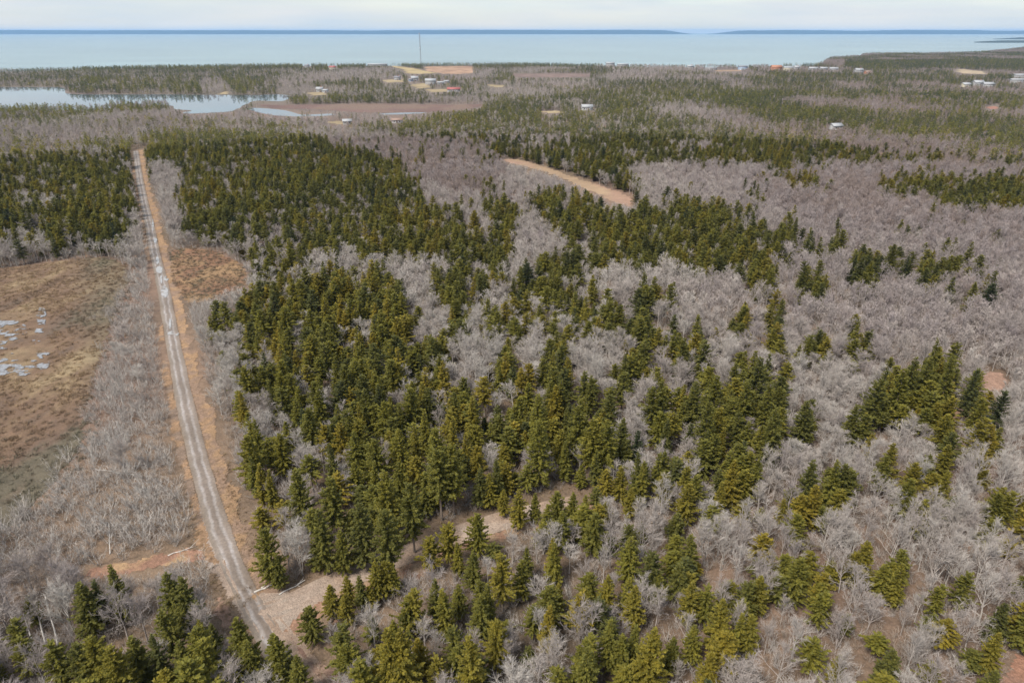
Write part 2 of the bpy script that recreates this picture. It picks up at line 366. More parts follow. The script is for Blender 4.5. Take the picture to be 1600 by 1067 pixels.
SPRUCE_STYLES = [  # shape words, parameters
    ("broad-skirted", dict(base=0.10, width=0.235, power=0.85, ragged=0.22)),
    ("slender", dict(base=0.12, width=0.165, power=0.90, ragged=0.20)),
    ("ragged", dict(base=0.24, width=0.215, power=0.70, ragged=0.42, per=6)),
    ("long-trunked", dict(base=0.40, width=0.215, power=0.62, ragged=0.30)),
    ("round-shouldered", dict(base=0.14, width=0.265, power=0.58, ragged=0.30)),
    ("narrow-spired", dict(base=0.20, width=0.145, power=1.0, ragged=0.28)),
    ("conical", dict(base=0.16, width=0.205, power=0.95, ragged=0.25)),
    ("high-crowned", dict(base=0.30, width=0.19, power=0.66, ragged=0.34)),
]
BARE_STYLES = [
    ("wide-crowned", dict(spread=58, limbs=13, subs=8, twigs=8, crown0=0.26)),
    ("upright", dict(spread=30, limbs=12, subs=7, twigs=8, crown0=0.28)),
    ("multi-stemmed", dict(spread=42, limbs=16, subs=7, twigs=7, crown0=0.28, stems=3)),
    ("round-topped", dict(spread=50, limbs=13, subs=8, twigs=8, crown0=0.38)),
    ("thin-stemmed", dict(spread=36, limbs=11, subs=7, twigs=8, crown0=0.45)),
    ("fan-shaped", dict(spread=48, limbs=16, subs=7, twigs=7, crown0=0.20)),
]
spruce_near, spruce_protos, bare_near, bare_protos = [], [], [], []
PROTO = bpy.data.collections.new("tree_library_spruce"); PROTO_FS = bpy.data.collections.new("tree_library_spruce_far")
PROTO_B = bpy.data.collections.new("tree_library_bare"); PROTO_BM = bpy.data.collections.new("tree_library_bare_mid"); PROTO_BF = bpy.data.collections.new("tree_library_bare_far")
PROTO_SH = bpy.data.collections.new("shrub_library"); PROTO_TU = bpy.data.collections.new("tuft_library")
def proto(coll, name, me):
    o = bpy.data.objects.new(name, me); coll.objects.link(o); return o
for i, (w, kw) in enumerate(SPRUCE_STYLES):
    A, B = spruce_geo(100 + i, card=0.35, nper=6, gap=0.31, **kw)
    spruce_near.append((w, new_mesh("trunk", A[0], A[1], None, (M_SBARK,), smooth=True), new_mesh("crown", B[0], None, B[1], (M_NEEDLE,), None, {'card': ('FLOAT', B[2])})))
    A, B = spruce_geo(200 + i, card=0.52, nper=4, gap=0.40, **kw)
    proto(PROTO, "spruce_%02d" % i, joined("spruce", A, B, M_SBARK, M_NEEDLE, True, B[2]))
    kf = dict(kw); kf['per'] = 5
    A, B = spruce_geo(300 + i, card=1.25, nper=1, gap=0.75, lod=1, **kf)
    proto(PROTO_FS, "spruce_%02d" % i, joined("spruce", A, B, M_SBARK, M_NEEDLE, True, B[2]))
for i, (w, kw) in enumerate(BARE_STYLES):
    A, B = bare_meshes("b", 400 + i, 0, **kw)
    bare_near.append((w, new_mesh("trunk", A[0], A[1], None, (M_BBARK,), smooth=True), new_mesh("crown", B[0], B[1], None, (M_TWIG,))))
    A, B = bare_meshes("b", 500 + i, 0, **kw); proto(PROTO_B, "bare_%02d" % i, joined("bare", A, B, M_BBARK, M_TWIG))
    kw2 = dict(kw); kw2['twigs'] = 4; kw2['subs'] = 5
    A, B = bare_meshes("b", 600 + i, 1, tw=0.04, rmin=0.035, **kw2); proto(PROTO_BM, "bare_%02d" % i, joined("bare", A, B, M_BBARK, M_TWIG))
    kw3 = dict(kw); kw3['twigs'] = 3; kw3['subs'] = 3; kw3['limbs'] = 8
    A, B = bare_meshes("b", 700 + i, 2, tw=0.085, rmin=0.07, **kw3); proto(PROTO_BF, "bare_%02d" % i, joined("bare", A, B, M_BBARK, M_TWIG))
for i in range(5):  # alder shrubs: a fan of thin stems
    r = np.random.default_rng(800 + i); S0, S1, W = [], [], []
    for s in range(13):
        a = r.uniform(0, 6.28); tl = r.uniform(0.15, 0.75); d = np.array([math.cos(a) * math.sin(tl), math.sin(a) * math.sin(tl), math.cos(tl)]); L = r.uniform(1.8, 3.4)
        p = np.array([r.normal(0, .15), r.normal(0, .15), -0.1]); m = p + d * L * 0.5; d2 = nrm(d + r.normal(0, .15, 3) + np.array([0, 0, .12])); e = m + d2 * L * 0.5
        S0 += [p, m]; S1 += [m, e]; W += [0.03, 0.02]
        for k in range(9):
            u = r.uniform(0.25, 1); q = p + (m - p) * 2 * u if u < .5 else m + (e - m) * (2 * u - 1); dt = nrm(d2 + r.normal(0, .5, 3)); l = r.uniform(.4, .95)
            S0.append(q); S1.append(q + dt * l); W.append(0.018)
    V, Q = blades(S0, S1, W); proto(PROTO_SH, "shrub_%02d" % i, new_mesh("shrub", V, Q, None, (M_SHRUB,)))
for i in range(4):  # low tufts of bog sedge and leatherleaf
    r = np.random.default_rng(900 + i); S0, S1 = [], []
    for k in range(34):
        p = np.array([r.normal(0, .28), r.normal(0, .28), -0.03]); S0.append(p); S1.append(p + np.array([r.normal(0, .22), r.normal(0, .22), r.uniform(.18, .5)]))
    V, Q = blades(S0, S1, np.full(len(S0), 0.035)); proto(PROTO_TU, "tuft_%02d" % i, new_mesh("tuft", V, Q, None, (M_TUFT,)))

def scatter(name, coll, xyz, rotz, scl, idx, tint, label, cat, mats):
    n = len(xyz); rot = np.zeros((n, 3), np.float32); rot[:, 2] = rotz
    me = new_mesh(name, xyz, attrs={'rot': ('FLOAT_VECTOR', rot.astype(np.float32)), 'scl': ('FLOAT_VECTOR', np.asarray(scl, np.float32)), 'idx': ('INT', np.asarray(idx, np.int32)), 'tint': ('FLOAT', np.asarray(tint, np.float32))}, mats=mats)
    o = link(name, me); tag(o, label, cat, kind="stuff")
    ng = bpy.data.node_groups.new(name + "_scatter", 'GeometryNodeTree')
    ng.interface.new_socket("Geometry", in_out='INPUT', socket_type='NodeSocketGeometry'); ng.interface.new_socket("Geometry", in_out='OUTPUT', socket_type='NodeSocketGeometry')
    gi = ng.nodes.new("NodeGroupInput"); go = ng.nodes.new("NodeGroupOutput"); ip = ng.nodes.new("GeometryNodeInstanceOnPoints")
    ci = ng.nodes.new("GeometryNodeCollectionInfo"); ci.inputs['Collection'].default_value = coll; ci.inputs['Separate Children'].default_value = True; ci.inputs['Reset Children'].default_value = True
    ip.inputs['Pick Instance'].default_value = True
    def na(nm, t):
        a = ng.nodes.new("GeometryNodeInputNamedAttribute"); a.data_type = t; a.inputs[0].default_value = nm
        return a.outputs['Attribute']
    ng.links.new(gi.outputs[0], ip.inputs['Points']); ng.links.new(ci.outputs[0], ip.inputs['Instance'])
    ng.links.new(na('idx', 'INT'), ip.inputs['Instance Index']); ng.links.new(na('rot', 'FLOAT_VECTOR'), ip.inputs['Rotation']); ng.links.new(na('scl', 'FLOAT_VECTOR'), ip.inputs['Scale'])
    ng.links.new(ip.outputs[0], go.inputs[0])
    md = o.modifiers.new("scatter", 'NODES'); md.node_group = ng
    return o

# ------------------------------------------------------------------ the map of the place (outlines read off the photograph, then laid on the ground)
ROAD_PX = [(212, 236), (215, 258), (219, 285), (225, 315), (233, 350), (241, 390), (249, 425), (258, 465), (266, 510), (275, 560), (285, 610), (296, 660), (308, 710), (322, 762), (337, 812), (354, 862), (375, 912), (400, 958), (418, 988), (436, 1020), (450, 1050)]
SIDE_PX = [(402, 960), (450, 945), (510, 916), (580, 886), (650, 860), (720, 835), (790, 812), (850, 797), (900, 786)]
SPUR_PX = [(408, 955), (432, 985), (455, 1015), (482, 1050), (505, 1085)]
ROAD = smooth_line([gp(*p) for p in ROAD_PX], 8); SIDE = smooth_line([gp(*p) for p in SIDE_PX], 8); SPUR = smooth_line([gp(*p) for p in SPUR_PX], 8)
BOG_PX = [(-60, 428), (60, 412), (140, 403), (185, 408), (205, 425), (198, 450), (185, 480), (168, 520), (160, 560), (150, 600), (132, 640), (130, 690), (100, 740), (60, 790), (0, 835), (-60, 850)]
SBOG_PX = [(264, 392), (300, 388), (345, 395), (388, 422), (385, 445), (360, 458), (320, 472), (288, 470), (270, 440)]
FIELD_PX = {
    'strip_field': [(775, 248), (815, 250), (870, 266), (925, 285), (985, 305), (998, 318), (994, 327), (960, 318), (915, 297), (850, 270), (800, 257)],
    'yellow_field': [(607, 103), (626, 104), (660, 109), (685, 114.5), (655, 116), (634, 115.5), (625, 109)],
    'brown_field': [(660, 104.5), (738, 104), (739, 115), (690, 116), (665, 110)],
    'farm_field': [(596, 125), (632, 124), (630, 129), (598, 129.5)],
    'yard_field': [(640, 132), (668, 130), (672, 138), (644, 139)],
    'barn_field': [(664, 140), (700, 139.5), (703, 144), (668, 144.5)],
    'shore_field': [(478, 145), (508, 143.5), (510, 149), (480, 149.5)],
    'east_field': [(1489, 108), (1512, 109), (1545, 113), (1543, 116.5), (1500, 115), (1490, 113)],
    'mall_field': [(1115, 110), (1160, 109.5), (1160, 112), (1116, 112)],
    'cut_field': [(510, 190), (538, 188), (540, 195), (515, 196)],
    'ridge_field': [(760, 132), (790, 134), (788, 137), (762, 135.5)],
    'brook_field': [(838, 174.5), (870, 173), (884, 177), (850, 178)],
    'red_field': [(1538, 167), (1560, 163), (1562, 171), (1540, 172)],
    'plateau_field': [(800, 115.5), (922, 116), (922, 121), (806, 121)],
    'meadow': [(330, 148.5), (360, 140), (352, 148)],
}
MARSH_PX = [[(395, 163), (450, 164), (520, 163), (600, 162), (700, 164), (757, 163), (745, 169), (700, 173), (640, 177), (560, 176), (480, 171), (420, 170)],
            [(190, 175), (260, 170), (300, 178), (352, 176), (400, 172), (440, 178), (440, 186), (360, 187), (250, 184), (200, 186)]]
CLEAR_PX = {
    'red_clearing': [(128, 893), (170, 880), (220, 872), (262, 862), (300, 855), (322, 862), (312, 880), (265, 884), (215, 894), (165, 905), (130, 903)],
    'gravel_shoulder': [(312, 765), (326, 790), (346, 850), (370, 908), (396, 950), (380, 962), (350, 925), (322, 885), (304, 850), (306, 800)],
    'road_edge_clearing': [(338, 930), (358, 940), (375, 985), (350, 985), (335, 960)],
    'corner_clearing': [(1575, 1030), (1610, 1010), (1680, 1000), (1680, 1110), (1550, 1110), (1562, 1067)],
    'trail_clearing': [(1468, 642), (1500, 640), (1525, 648), (1518, 660), (1480, 658)],
    'spur_clearing': [(452, 985), (475, 1000), (500, 1030), (535, 1062), (545, 1090), (490, 1090), (478, 1050), (455, 1010)],
    'hill_scar': [(1530, 585), (1565, 580), (1575, 605), (1545, 612)],
}
LAKE_PX = {
    'lake': [(-80, 137), (60, 136.5), (100, 137.5), (106, 146.5), (160, 148), (250, 148), (330, 148.6), (400, 149), (440, 148), (455, 152), (440, 158.5), (400, 158), (385, 163), (366, 173), (350, 175.5), (302, 178), (285, 176.5), (300, 173), (272, 171), (264, 165), (185, 164), (160, 172), (40, 174), (-80, 180)],
    'lake_inlet': [(385, 170), (400, 169), (440, 172), (462, 177), (475, 179.5), (520, 178), (516, 181), (470, 182.5), (430, 181), (400, 175)],
    'brook': [(590, 178), (640, 176), (668, 176.5), (640, 178.6), (600, 179.6)],
}
SHRUB_PX = [(205, 415), (240, 400), (262, 480), (275, 580), (300, 690), (320, 760), (330, 800), (345, 850), (330, 920), (300, 905), (260, 860), (130, 880), (0, 900), (-80, 860), (-60, 845), (60, 792), (130, 690), (135, 640), (165, 550), (190, 470)]
SHRUB2_PX = [(270, 470), (330, 475), (345, 540), (355, 650), (390, 780), (400, 850), (365, 830), (330, 720), (300, 580)]
OPEN_POLYS = [BOG_PX, SBOG_PX] + list(FIELD_PX.values()) + MARSH_PX[:1] + list(LAKE_PX.values()) + list(CLEAR_PX.values())

def poly_world(px, wob=0.0, seed=3, sub=6):
    pts = smooth_line(list(px) + [px[0]], sub)[:-1]
    w = np.array([gp(*p) for p in pts])
    if wob > 0:
        c = w.mean(0); s = np.arange(len(w)); w = w + (np.stack([fbm(s * .45, s * 0 + seed, seed), fbm(s * .45, s * 0 + seed + 9, seed + 5)], 1) - 0.5) * 2 * wob
    return [tuple(p) for p in w]
def sheet(name, poly, z, mat, cell=None, cover=None, kind="structure", skirt=0.0, mask=None):
    """a sheet of ground cover filling an outline; with cell, a grid fine enough to carry its vegetation map"""
    if cell is None:
        tri = tessellate_polygon([[Vector((x, y, 0)) for x, y in poly]]); V = np.array([(x, y, z) for x, y in poly])
        T = np.array(tri)
        a = V[T[:, 1]] - V[T[:, 0]]; b_ = V[T[:, 2]] - V[T[:, 0]]; flip = (a[:, 0] * b_[:, 1] - a[:, 1] * b_[:, 0]) < 0
        T[flip] = T[flip][:, ::-1]
        me = new_mesh(name, V, None, T, (mat,), attrs={'cover': ('FLOAT_COLOR', np.concatenate([cover(V[:, 0], V[:, 1]), np.ones((len(V), 1))], 1))} if cover else None)
    else:
        P = np.array(poly); x0, y0 = P.min(0) - cell; x1, y1 = P.max(0) + cell
        nx, ny = int((x1 - x0) / cell) + 2, int((y1 - y0) / cell) + 2
        gx, gy = np.meshgrid(x0 + np.arange(nx) * cell, y0 + np.arange(ny) * cell, indexing='ij')
        gx = gx + (hash2(gx, gy, 1.0) - .5) * cell * .7; gy = gy + (hash2(gx, gy, 2.0) - .5) * cell * .7
        ins = in_poly(gx, gy, poly)
        if mask is not None: ins &= mask(gx, gy)
        k = ins[:-1, :-1] & ins[1:, :-1] & ins[1:, 1:] & ins[:-1, 1:]
        ids = np.arange(nx * ny).reshape(nx, ny); Q = np.stack([ids[:-1, :-1][k], ids[1:, :-1][k], ids[1:, 1:][k], ids[:-1, 1:][k]], 1)
        used = np.unique(Q); rm = np.zeros(nx * ny, int); rm[used] = np.arange(len(used)); Q = rm[Q]
        X, Y = gx.ravel()[used], gy.ravel()[used]; Z = z + (fbm(X * .6, Y * .6, 4, 3) - 0.35) * skirt
        me = new_mesh(name, np.stack([X, Y, Z], 1), Q, None, (mat,), attrs={'cover': ('FLOAT_COLOR', np.concatenate([cover(X, Y), np.ones((len(X), 1))], 1))} if cover else None, smooth=True)
    o = link(name, me); tag(o, kind=kind); return o
def lerp(a, b, t): return np.asarray(a)[None, :] * (1 - t[:, None]) + np.asarray(b)[None, :] * t[:, None]
def blend(cols, t):
    t = np.clip(t, 0, 0.9999) * (len(cols) - 1); i = t.astype(int); f = (t - i)[:, None]; C = np.array(cols); return C[i] * (1 - f) + C[i + 1] * f
def sstep(a, b, x):
    t = np.clip((x - a) / (b - a), 0, 1); return t * t * (3 - 2 * t)

# ground: one sheet out to the coast
COAST_PX = [(-900, 116), (-300, 114), (0, 112), (40, 112), (180, 107), (400, 103.5), (600, 103), (800, 101.5), (1000, 104.5), (1150, 104.5), (1270, 103), (1286, 99), (1292, 94.5), (1300, 91), (1345, 88.8), (1347, 86.5), (1360, 85), (1450, 84.5), (1530, 83), (1570, 79), (1600, 75.5), (1700, 73), (2600, 72)]
cw = np.array([gp(*p) for p in COAST_PX]); c_az = np.arctan2(cw[:, 0], cw[:, 1]); c_r = np.hypot(cw[:, 0], cw[:, 1])
def coast_r(az): return np.interp(az, np.r_[-math.pi, -1.6, c_az, 1.6, math.pi], np.r_[1500, 1600, c_r, 3500, 1500])
def ground_cover(x, y):
    n = fbm(x * .035, y * .035, 21); n2 = fbm(x * .15, y * .15, 33); n3 = fbm(x * .006, y * .006, 8)
    t = np.clip(0.15 + 0.9 * (n - 0.3) + 0.5 * (n2 - 0.5), 0, 1)
    c = blend([(0.13, 0.095, 0.075), (0.20, 0.135, 0.105), (0.26, 0.175, 0.13), (0.25, 0.20, 0.16)], t)
    far = sstep(450, 1000, np.hypot(x, y))[:, None] * .75; c = c * (1 - far) + np.array([0.165, 0.140, 0.130]) * far * (.7 + .6 * n[:, None])  # greys the ground with distance: haze put into the colour
    g = sstep(0.48, 0.62, n3); return c * (1 - 0.25 * g[:, None]) + np.array([0.10, 0.10, 0.05]) * (0.25 * g[:, None])
az = np.concatenate([np.linspace(-math.pi, -0.85, 40)[:-1], np.linspace(-0.85, 0.85, 560), np.linspace(0.85, math.pi, 40)[1:]])
tr_ = np.concatenate([[0.0005], np.geomspace(0.006, 0.985, 130), [0.995, 1.0, 1.02, 1.06]]); zr = np.interp(tr_, [0, 0.985, 0.995, 1.0, 1.02, 1.06], [0, 0, -0.5, -1.6, -4, -6])
A_, T_ = np.meshgrid(az, tr_, indexing='ij'); cr = coast_r(az)[:, None]
gx, gy = np.sin(A_) * T_ * cr, np.cos(A_) * T_ * cr; gz = np.broadcast_to(zr[None, :], gx.shape)
n1, n2_ = gx.shape; ids = np.arange(n1 * n2_).reshape(n1, n2_); Q = np.stack([ids[:-1, :-1], ids[:-1, 1:], ids[1:, 1:], ids[1:, :-1]], -1).reshape(-1, 4)
cov = ground_cover(gx.ravel(), gy.ravel())
me = new_mesh("ground", np.stack([gx.ravel(), gy.ravel(), gz.ravel()], 1), Q[:, ::-1], None, (M_GROUND,), attrs={'cover': ('FLOAT_COLOR', np.concatenate([cov, np.ones((len(cov), 1))], 1))}, smooth=True)
tag(link("ground", me), kind="structure")
# sea
sx = np.linspace(-24000, 24000, 41); sy = np.linspace(-3500, 30000, 41); X, Y = np.meshgrid(sx, sy, indexing='ij'); ids = np.arange(41 * 41).reshape(41, 41)
Q = np.stack([ids[:-1, :-1], ids[1:, :-1], ids[1:, 1:], ids[:-1, 1:]], -1).reshape(-1, 4)
tag(link("sea", new_mesh("sea", np.stack([X.ravel(), Y.ravel(), np.full(X.size, -1.5)], 1), Q, None, (M_SEA,))), kind="structure")
# far shore across the bay
M_FAR = flat_mat("far_forest", (0.022, 0.040, 0.042), 0.9, 0.3, 0.004)
def ridge(name, px0, px1, ybase, depth, hfun, n=160, m=9):
    V = []; 
    for i in range(n + 1):
        px = px0 + (px1 - px0) * i / n; x, y = gp(px, ybase, -1.5); k = math.hypot(x, y)
        for j in range(m + 1):
            t = j / m; s = (k + depth * t) / k; f = math.sin(math.pi * min(1, t * 1.0)) ** 0.6
            V.append((x * s, y * s, -3 + hfun(px, t) * f))
    ids = np.arange((n + 1) * (m + 1)).reshape(n + 1, m + 1); Q = np.stack([ids[:-1, :-1], ids[1:, :-1], ids[1:, 1:], ids[:-1, 1:]], -1).reshape(-1, 4)
    return tag(link(name, new_mesh(name, V, Q, None, (M_FAR,), smooth=True)), kind="structure")
def fh(a, b, mx):
    def f(px, t):
        e = sstep(0, 60, np.array(px - a)) * sstep(0, 60, np.array(b - px)); return float(mx * e * (0.72 + 0.42 * fbm(np.array(px * .012), np.array(3.0 + t), 5) + 0.10 * fbm(np.array(px * .2), np.array(t * 4), 9)))
    return f
ridge("far_shore", -400, 1086, 54.0, 2600, fh(-480, 1090, 112)); ridge("far_shore", 1104, 2000, 54.0, 2600, fh(1100, 2080, 106))
ridge("headland", 1512, 2000, 67.5, 900, fh(1510, 2400, 16), 120); ridge("headland", 1545, 2000, 62.0, 900, fh(1540, 2400, 20), 120)

# bog, marsh, fields, clearings
def bog_cover(x, y):
    px, py, _ = project(x, y, 0.0); n = fbm(x * .09, y * .03, 41); n2 = fbm(x * .35, y * .12, 55); e = sstep(100, 175, px - 0.12 * (py - 500))
    t = np.clip(0.55 + 1.3 * (n - 0.5) + 0.8 * (n2 - 0.5) - 0.42 * sstep(575, 700, py) - 0.1 * e, 0, 1)
    c = blend([(0.13, 0.112, 0.082), (0.145, 0.103, 0.078), (0.175, 0.115, 0.08), (0.225, 0.16, 0.103), (0.30, 0.23, 0.145)], t)
    g = e[:, None] * 0.7; return c * (1 - g) + np.array([0.17, 0.14, 0.095]) * g
def flat_cover(base, var=0.25, s=0.05, alt=None):
    def f(x, y):
        n = fbm(x * s, y * s * .6, 61); c = np.asarray(base)[None, :] * (1 + (n[:, None] - .5) * 2 * var)
        if alt is not None:
            m = sstep(0.42, 0.62, fbm(x * s * 1.7, y * s * 1.2, 77))[:, None]; c = c * (1 - m) + np.asarray(alt) * m
        return c
    return f
sheet("bog", poly_world(BOG_PX, 1.2), 0.03, M_BOG, 1.0, bog_cover, skirt=0.25)
sheet("bog", poly_world(SBOG_PX, 1.0, 5), 0.03, M_BOG, 1.0, flat_cover((0.27, 0.175, 0.10), 0.3, 0.08, (0.22, 0.125, 0.08)), skirt=0.2)
for i, p in enumerate(MARSH_PX): sheet("marsh", poly_world(p, 2.0, 7 + i), 0.05, M_BOG, 5.0, flat_cover((0.165, 0.108, 0.097), 0.25, 0.02, (0.19, 0.135, 0.11)))
FCOL = {'strip_field': ((0.40, 0.285, 0.19), (0.33, 0.215, 0.16)), 'yellow_field': ((0.47, 0.37, 0.21), None), 'brown_field': ((0.33, 0.21, 0.15), (0.40, 0.27, 0.19)), 'east_field': ((0.50, 0.40, 0.28), None), 'red_field': ((0.42, 0.22, 0.17), None), 'plateau_field': ((0.25, 0.18, 0.16), None), 'mall_field': ((0.42, 0.29, 0.20), None)}
for k, p in FIELD_PX.items():
    c = FCOL.get(k, ((0.42, 0.335, 0.21), None)); w = poly_world(p, 1.5 if k == 'strip_field' else 9.0, 11); d = math.hypot(*w[0])
    sheet(k, w, 0.06, M_FIELD, max(2.0, d / 220), flat_cover(tuple(v * .82 for v in c[0]), 0.22, 0.04, c[1] or tuple(v * .66 for v in c[0])))
CCOL = {'gravel_shoulder': ((0.33, 0.27, 0.235), (0.28, 0.22, 0.185)), 'red_clearing': ((0.30, 0.175, 0.125), (0.40, 0.27, 0.16)), 'corner_clearing': ((0.33, 0.18, 0.125), (0.27, 0.16, 0.12)), 'trail_clearing': ((0.38, 0.24, 0.17), None), 'spur_clearing': ((0.24, 0.15, 0.12), (0.32, 0.22, 0.17)), 'hill_scar': ((0.34, 0.22, 0.17), None), 'road_edge_clearing': ((0.31, 0.2, 0.15), None)}
for k, p in CLEAR_PX.items(): sheet(k, poly_world(p, 0.8, 13), 0.025, M_VERGE, 0.6, flat_cover(CCOL[k][0], 0.25, 0.2, CCOL[k][1]), skirt=0.12)
# lake
for k, p in LAKE_PX.items(): sheet(k, poly_world(p, 2.0, 17), 0.08, M_LAKE)
# thin ice and open pools on the bog
def pool_mask(th, sd, sx=.16, sy=.30):
    th += .025
    return lambda x, y: (.65 * fbm(x * sx, y * sy, sd) + .35 * fbm(x * .7, y * 1.0, sd + 3)) > th
for i, (p, th) in enumerate([([(-40, 505), (30, 500), (48, 520), (80, 560), (60, 584), (20, 588), (-40, 580)], 0.55), ([(52, 520), (62, 512), (78, 560), (70, 572), (58, 566), (48, 540)], 0.51), ([(60, 480), (72, 484), (70, 512), (62, 520), (58, 500)], 0.48), ([(-40, 499), (24, 502), (20, 508), (-40, 509)], 0.40), ([(-10, 571), (34, 569), (38, 578), (-10, 580)], 0.42)]):
    sheet("pool", poly_world(p, 0.8, 20 + i, 4), 0.19 + 0.01 * i, M_ICE, 0.35, None, mask=pool_mask(th, 130 + i))

# tracks
def ribbon(name, pts, width, z, mat, seed=0, uvs=True, prof=None, cover=None, off=0.0, wvar=0.15, cross=8):
    P = np.array(pts); t = nrm(np.gradient(P, axis=0)); nrmv = np.stack([t[:, 1], -t[:, 0]], 1); s = np.r_[0, np.cumsum(np.hypot(*np.diff(P, axis=0).T))]
    m = max(len(P), int(s[-1] / 0.8)); ss = np.linspace(0, s[-1], m); P = np.stack([np.interp(ss, s, P[:, i]) for i in range(2)], 1); N = np.stack([np.interp(ss, s, nrmv[:, i]) for i in range(2)], 1)
    wl = width * (1 + wvar * 2 * (fbm(ss * .12, ss * 0 + seed, seed) - .5)); wr = width * (1 + wvar * 2 * (fbm(ss * .12, ss * 0 + seed + 4, seed + 2) - .5))
    if off: tp = sstep(0, 9, ss) * sstep(0, 9, ss[-1] - ss); wl = wl * tp; wr = wr * tp; off = off + 0.9 * (fbm(ss * .35, ss * 0 + seed + 8, seed + 6) - .5)
    V, UV = [], []
    for j in range(cross + 1):
        u = j / cross; lat = off + (u - .5) * np.where(u < .5, wl, wr) ; zz = z + (np.interp(u, *prof) if prof else 0) + 0.03 * (fbm(ss * .9, ss * 0 + j * 7.1, 3) - .5)
        V.append(np.stack([P[:, 0] + N[:, 0] * lat, P[:, 1] + N[:, 1] * lat, np.broadcast_to(zz, ss.shape)], 1)); UV.append(np.stack([np.full(m, u), ss], 1))
    V = np.stack(V, 1).reshape(-1, 3); UV = np.stack(UV, 1).reshape(-1, 2); ids = np.arange(m * (cross + 1)).reshape(m, cross + 1)
    Q = np.stack([ids[:-1, :-1], ids[:-1, 1:], ids[1:, 1:], ids[1:, :-1]], -1).reshape(-1, 4)
    a = V[Q[0, 1]] - V[Q[0, 0]]; b_ = V[Q[0, 2]] - V[Q[0, 0]]
    if a[0] * b_[1] - a[1] * b_[0] < 0: Q = Q[:, ::-1]
    me = new_mesh(name, V, Q, None, (mat,), smooth=True, attrs={'cover': ('FLOAT_COLOR', np.concatenate([cover(V[:, 0], V[:, 1]), np.ones((len(V), 1))], 1))} if cover else None)
    uv = me.uv_layers.new(name="UVMap"); li = np.empty(len(me.loops), np.int32); me.loops.foreach_get("vertex_index", li); uv.data.foreach_set("uv", UV[li].astype(np.float32).ravel())
    return tag(link(name, me), kind="structure")
RUT = ([0, .15, .28, .4, .5, .62, .73, .85, 1], [-.06, 0.02, -.05, 0.01, .05, .01, -.05, .02, -.06])
verge_c = flat_cover((0.33, 0.215, 0.13), 0.25, 0.25, (0.27, 0.185, 0.135)); verge_l = flat_cover((0.31, 0.20, 0.125), 0.25, 0.25, (0.24, 0.175, 0.135))
def near_line(line, lo, hi, right, seed, gap=0.0):
    """ragged strip of dead grass along one side of a track"""
    def f(x, y):
        d, side = dist_polyline(x, y, line); n = fbm(x * .35, y * .12, seed); m = fbm(x * .9, y * .5, seed + 4); g = fbm(x * .05, y * .05, seed + 8)
        return ((side > 0) == right) & (d > lo) & (d < lo + (hi - lo) * (.35 + 1.3 * n * 1.0) + 1.2 * (m - .5)) & (g > gap)
    return f
def strip(line, lo, hi, right, seed, cover, z, gap=0.0):
    P = np.array(line); a, b_ = P.min(0) - hi - 2, P.max(0) + hi + 2
    return sheet("road_verge", [(a[0], a[1]), (b_[0], a[1]), (b_[0], b_[1]), (a[0], b_[1])], z, M_VERGE, 0.42, cover, mask=near_line(line, lo, hi, right, seed, gap), skirt=.12)
strip(ROAD[:-30], 1.7, 4.9, True, 31, verge_c, .045); strip(ROAD[10:-40], 1.7, 3.9, False, 37, verge_l, .04, .38)
strip(SIDE[8:], 2.2, 6.2, False, 41, flat_cover((0.30, 0.18, 0.125), 0.25, 0.3, (0.36, 0.25, 0.165)), .042)
ribbon("gravel_road", ROAD, 3.7, 0.10, M_ROAD, 3, prof=RUT)
M_SIDE = vcol_mat("dirt_track", nscale=0.8, bscale=4.0, var=0.2)
side_c = flat_cover((0.36, 0.265, 0.205), 0.15, 0.15, (0.40, 0.315, 0.26))
ribbon("side_road", SIDE, 4.8, 0.085, M_SIDE, 5, prof=RUT, cover=side_c)
ribbon("spur_road", SPUR, 4.0, 0.075, M_SIDE, 6, prof=RUT, cover=side_c)
sheet("road_junction", poly_world([(350, 868), (366, 890), (384, 918), (420, 925), (470, 918), (520, 905), (545, 912), (505, 938), (470, 958), (452, 985), (430, 1003), (405, 996), (380, 968), (352, 930), (335, 890)], 0.5, 23), 0.065, M_SIDE, 0.6, flat_cover((0.35, 0.27, 0.22), 0.15, 0.12, (0.38, 0.32, 0.275)), skirt=0.06)
for i, (cx, cy, a, b_) in enumerate([(249, 422, 6, 6), (257, 457, 6.5, 9), (260, 436, 4, 4), (252, 437, 2.5, 7), (271, 522, 9, 5), (243, 376, 3.5, 5), (266, 505, 3, 10), (246, 408, 3, 7), (239, 352, 2, 9)]):
    pts = [(cx + a * math.cos(t) * (0.75 + 0.5 * float(fbm(np.array(t), np.array(i * 3.0), 6))), cy + b_ * math.sin(t) * (0.75 + 0.5 * float(fbm(np.array(t * 1.7), np.array(i * 5.0), 7)))) for t in np.linspace(0, 6.283, 14)[:-1]]
    sheet("puddle", poly_world(pts, 0.15, 60 + i, 4), 0.165 + 0.004 * i, M_PUDDLE, 0.16, None, mask=pool_mask(.36, 230 + i, .45, .45))

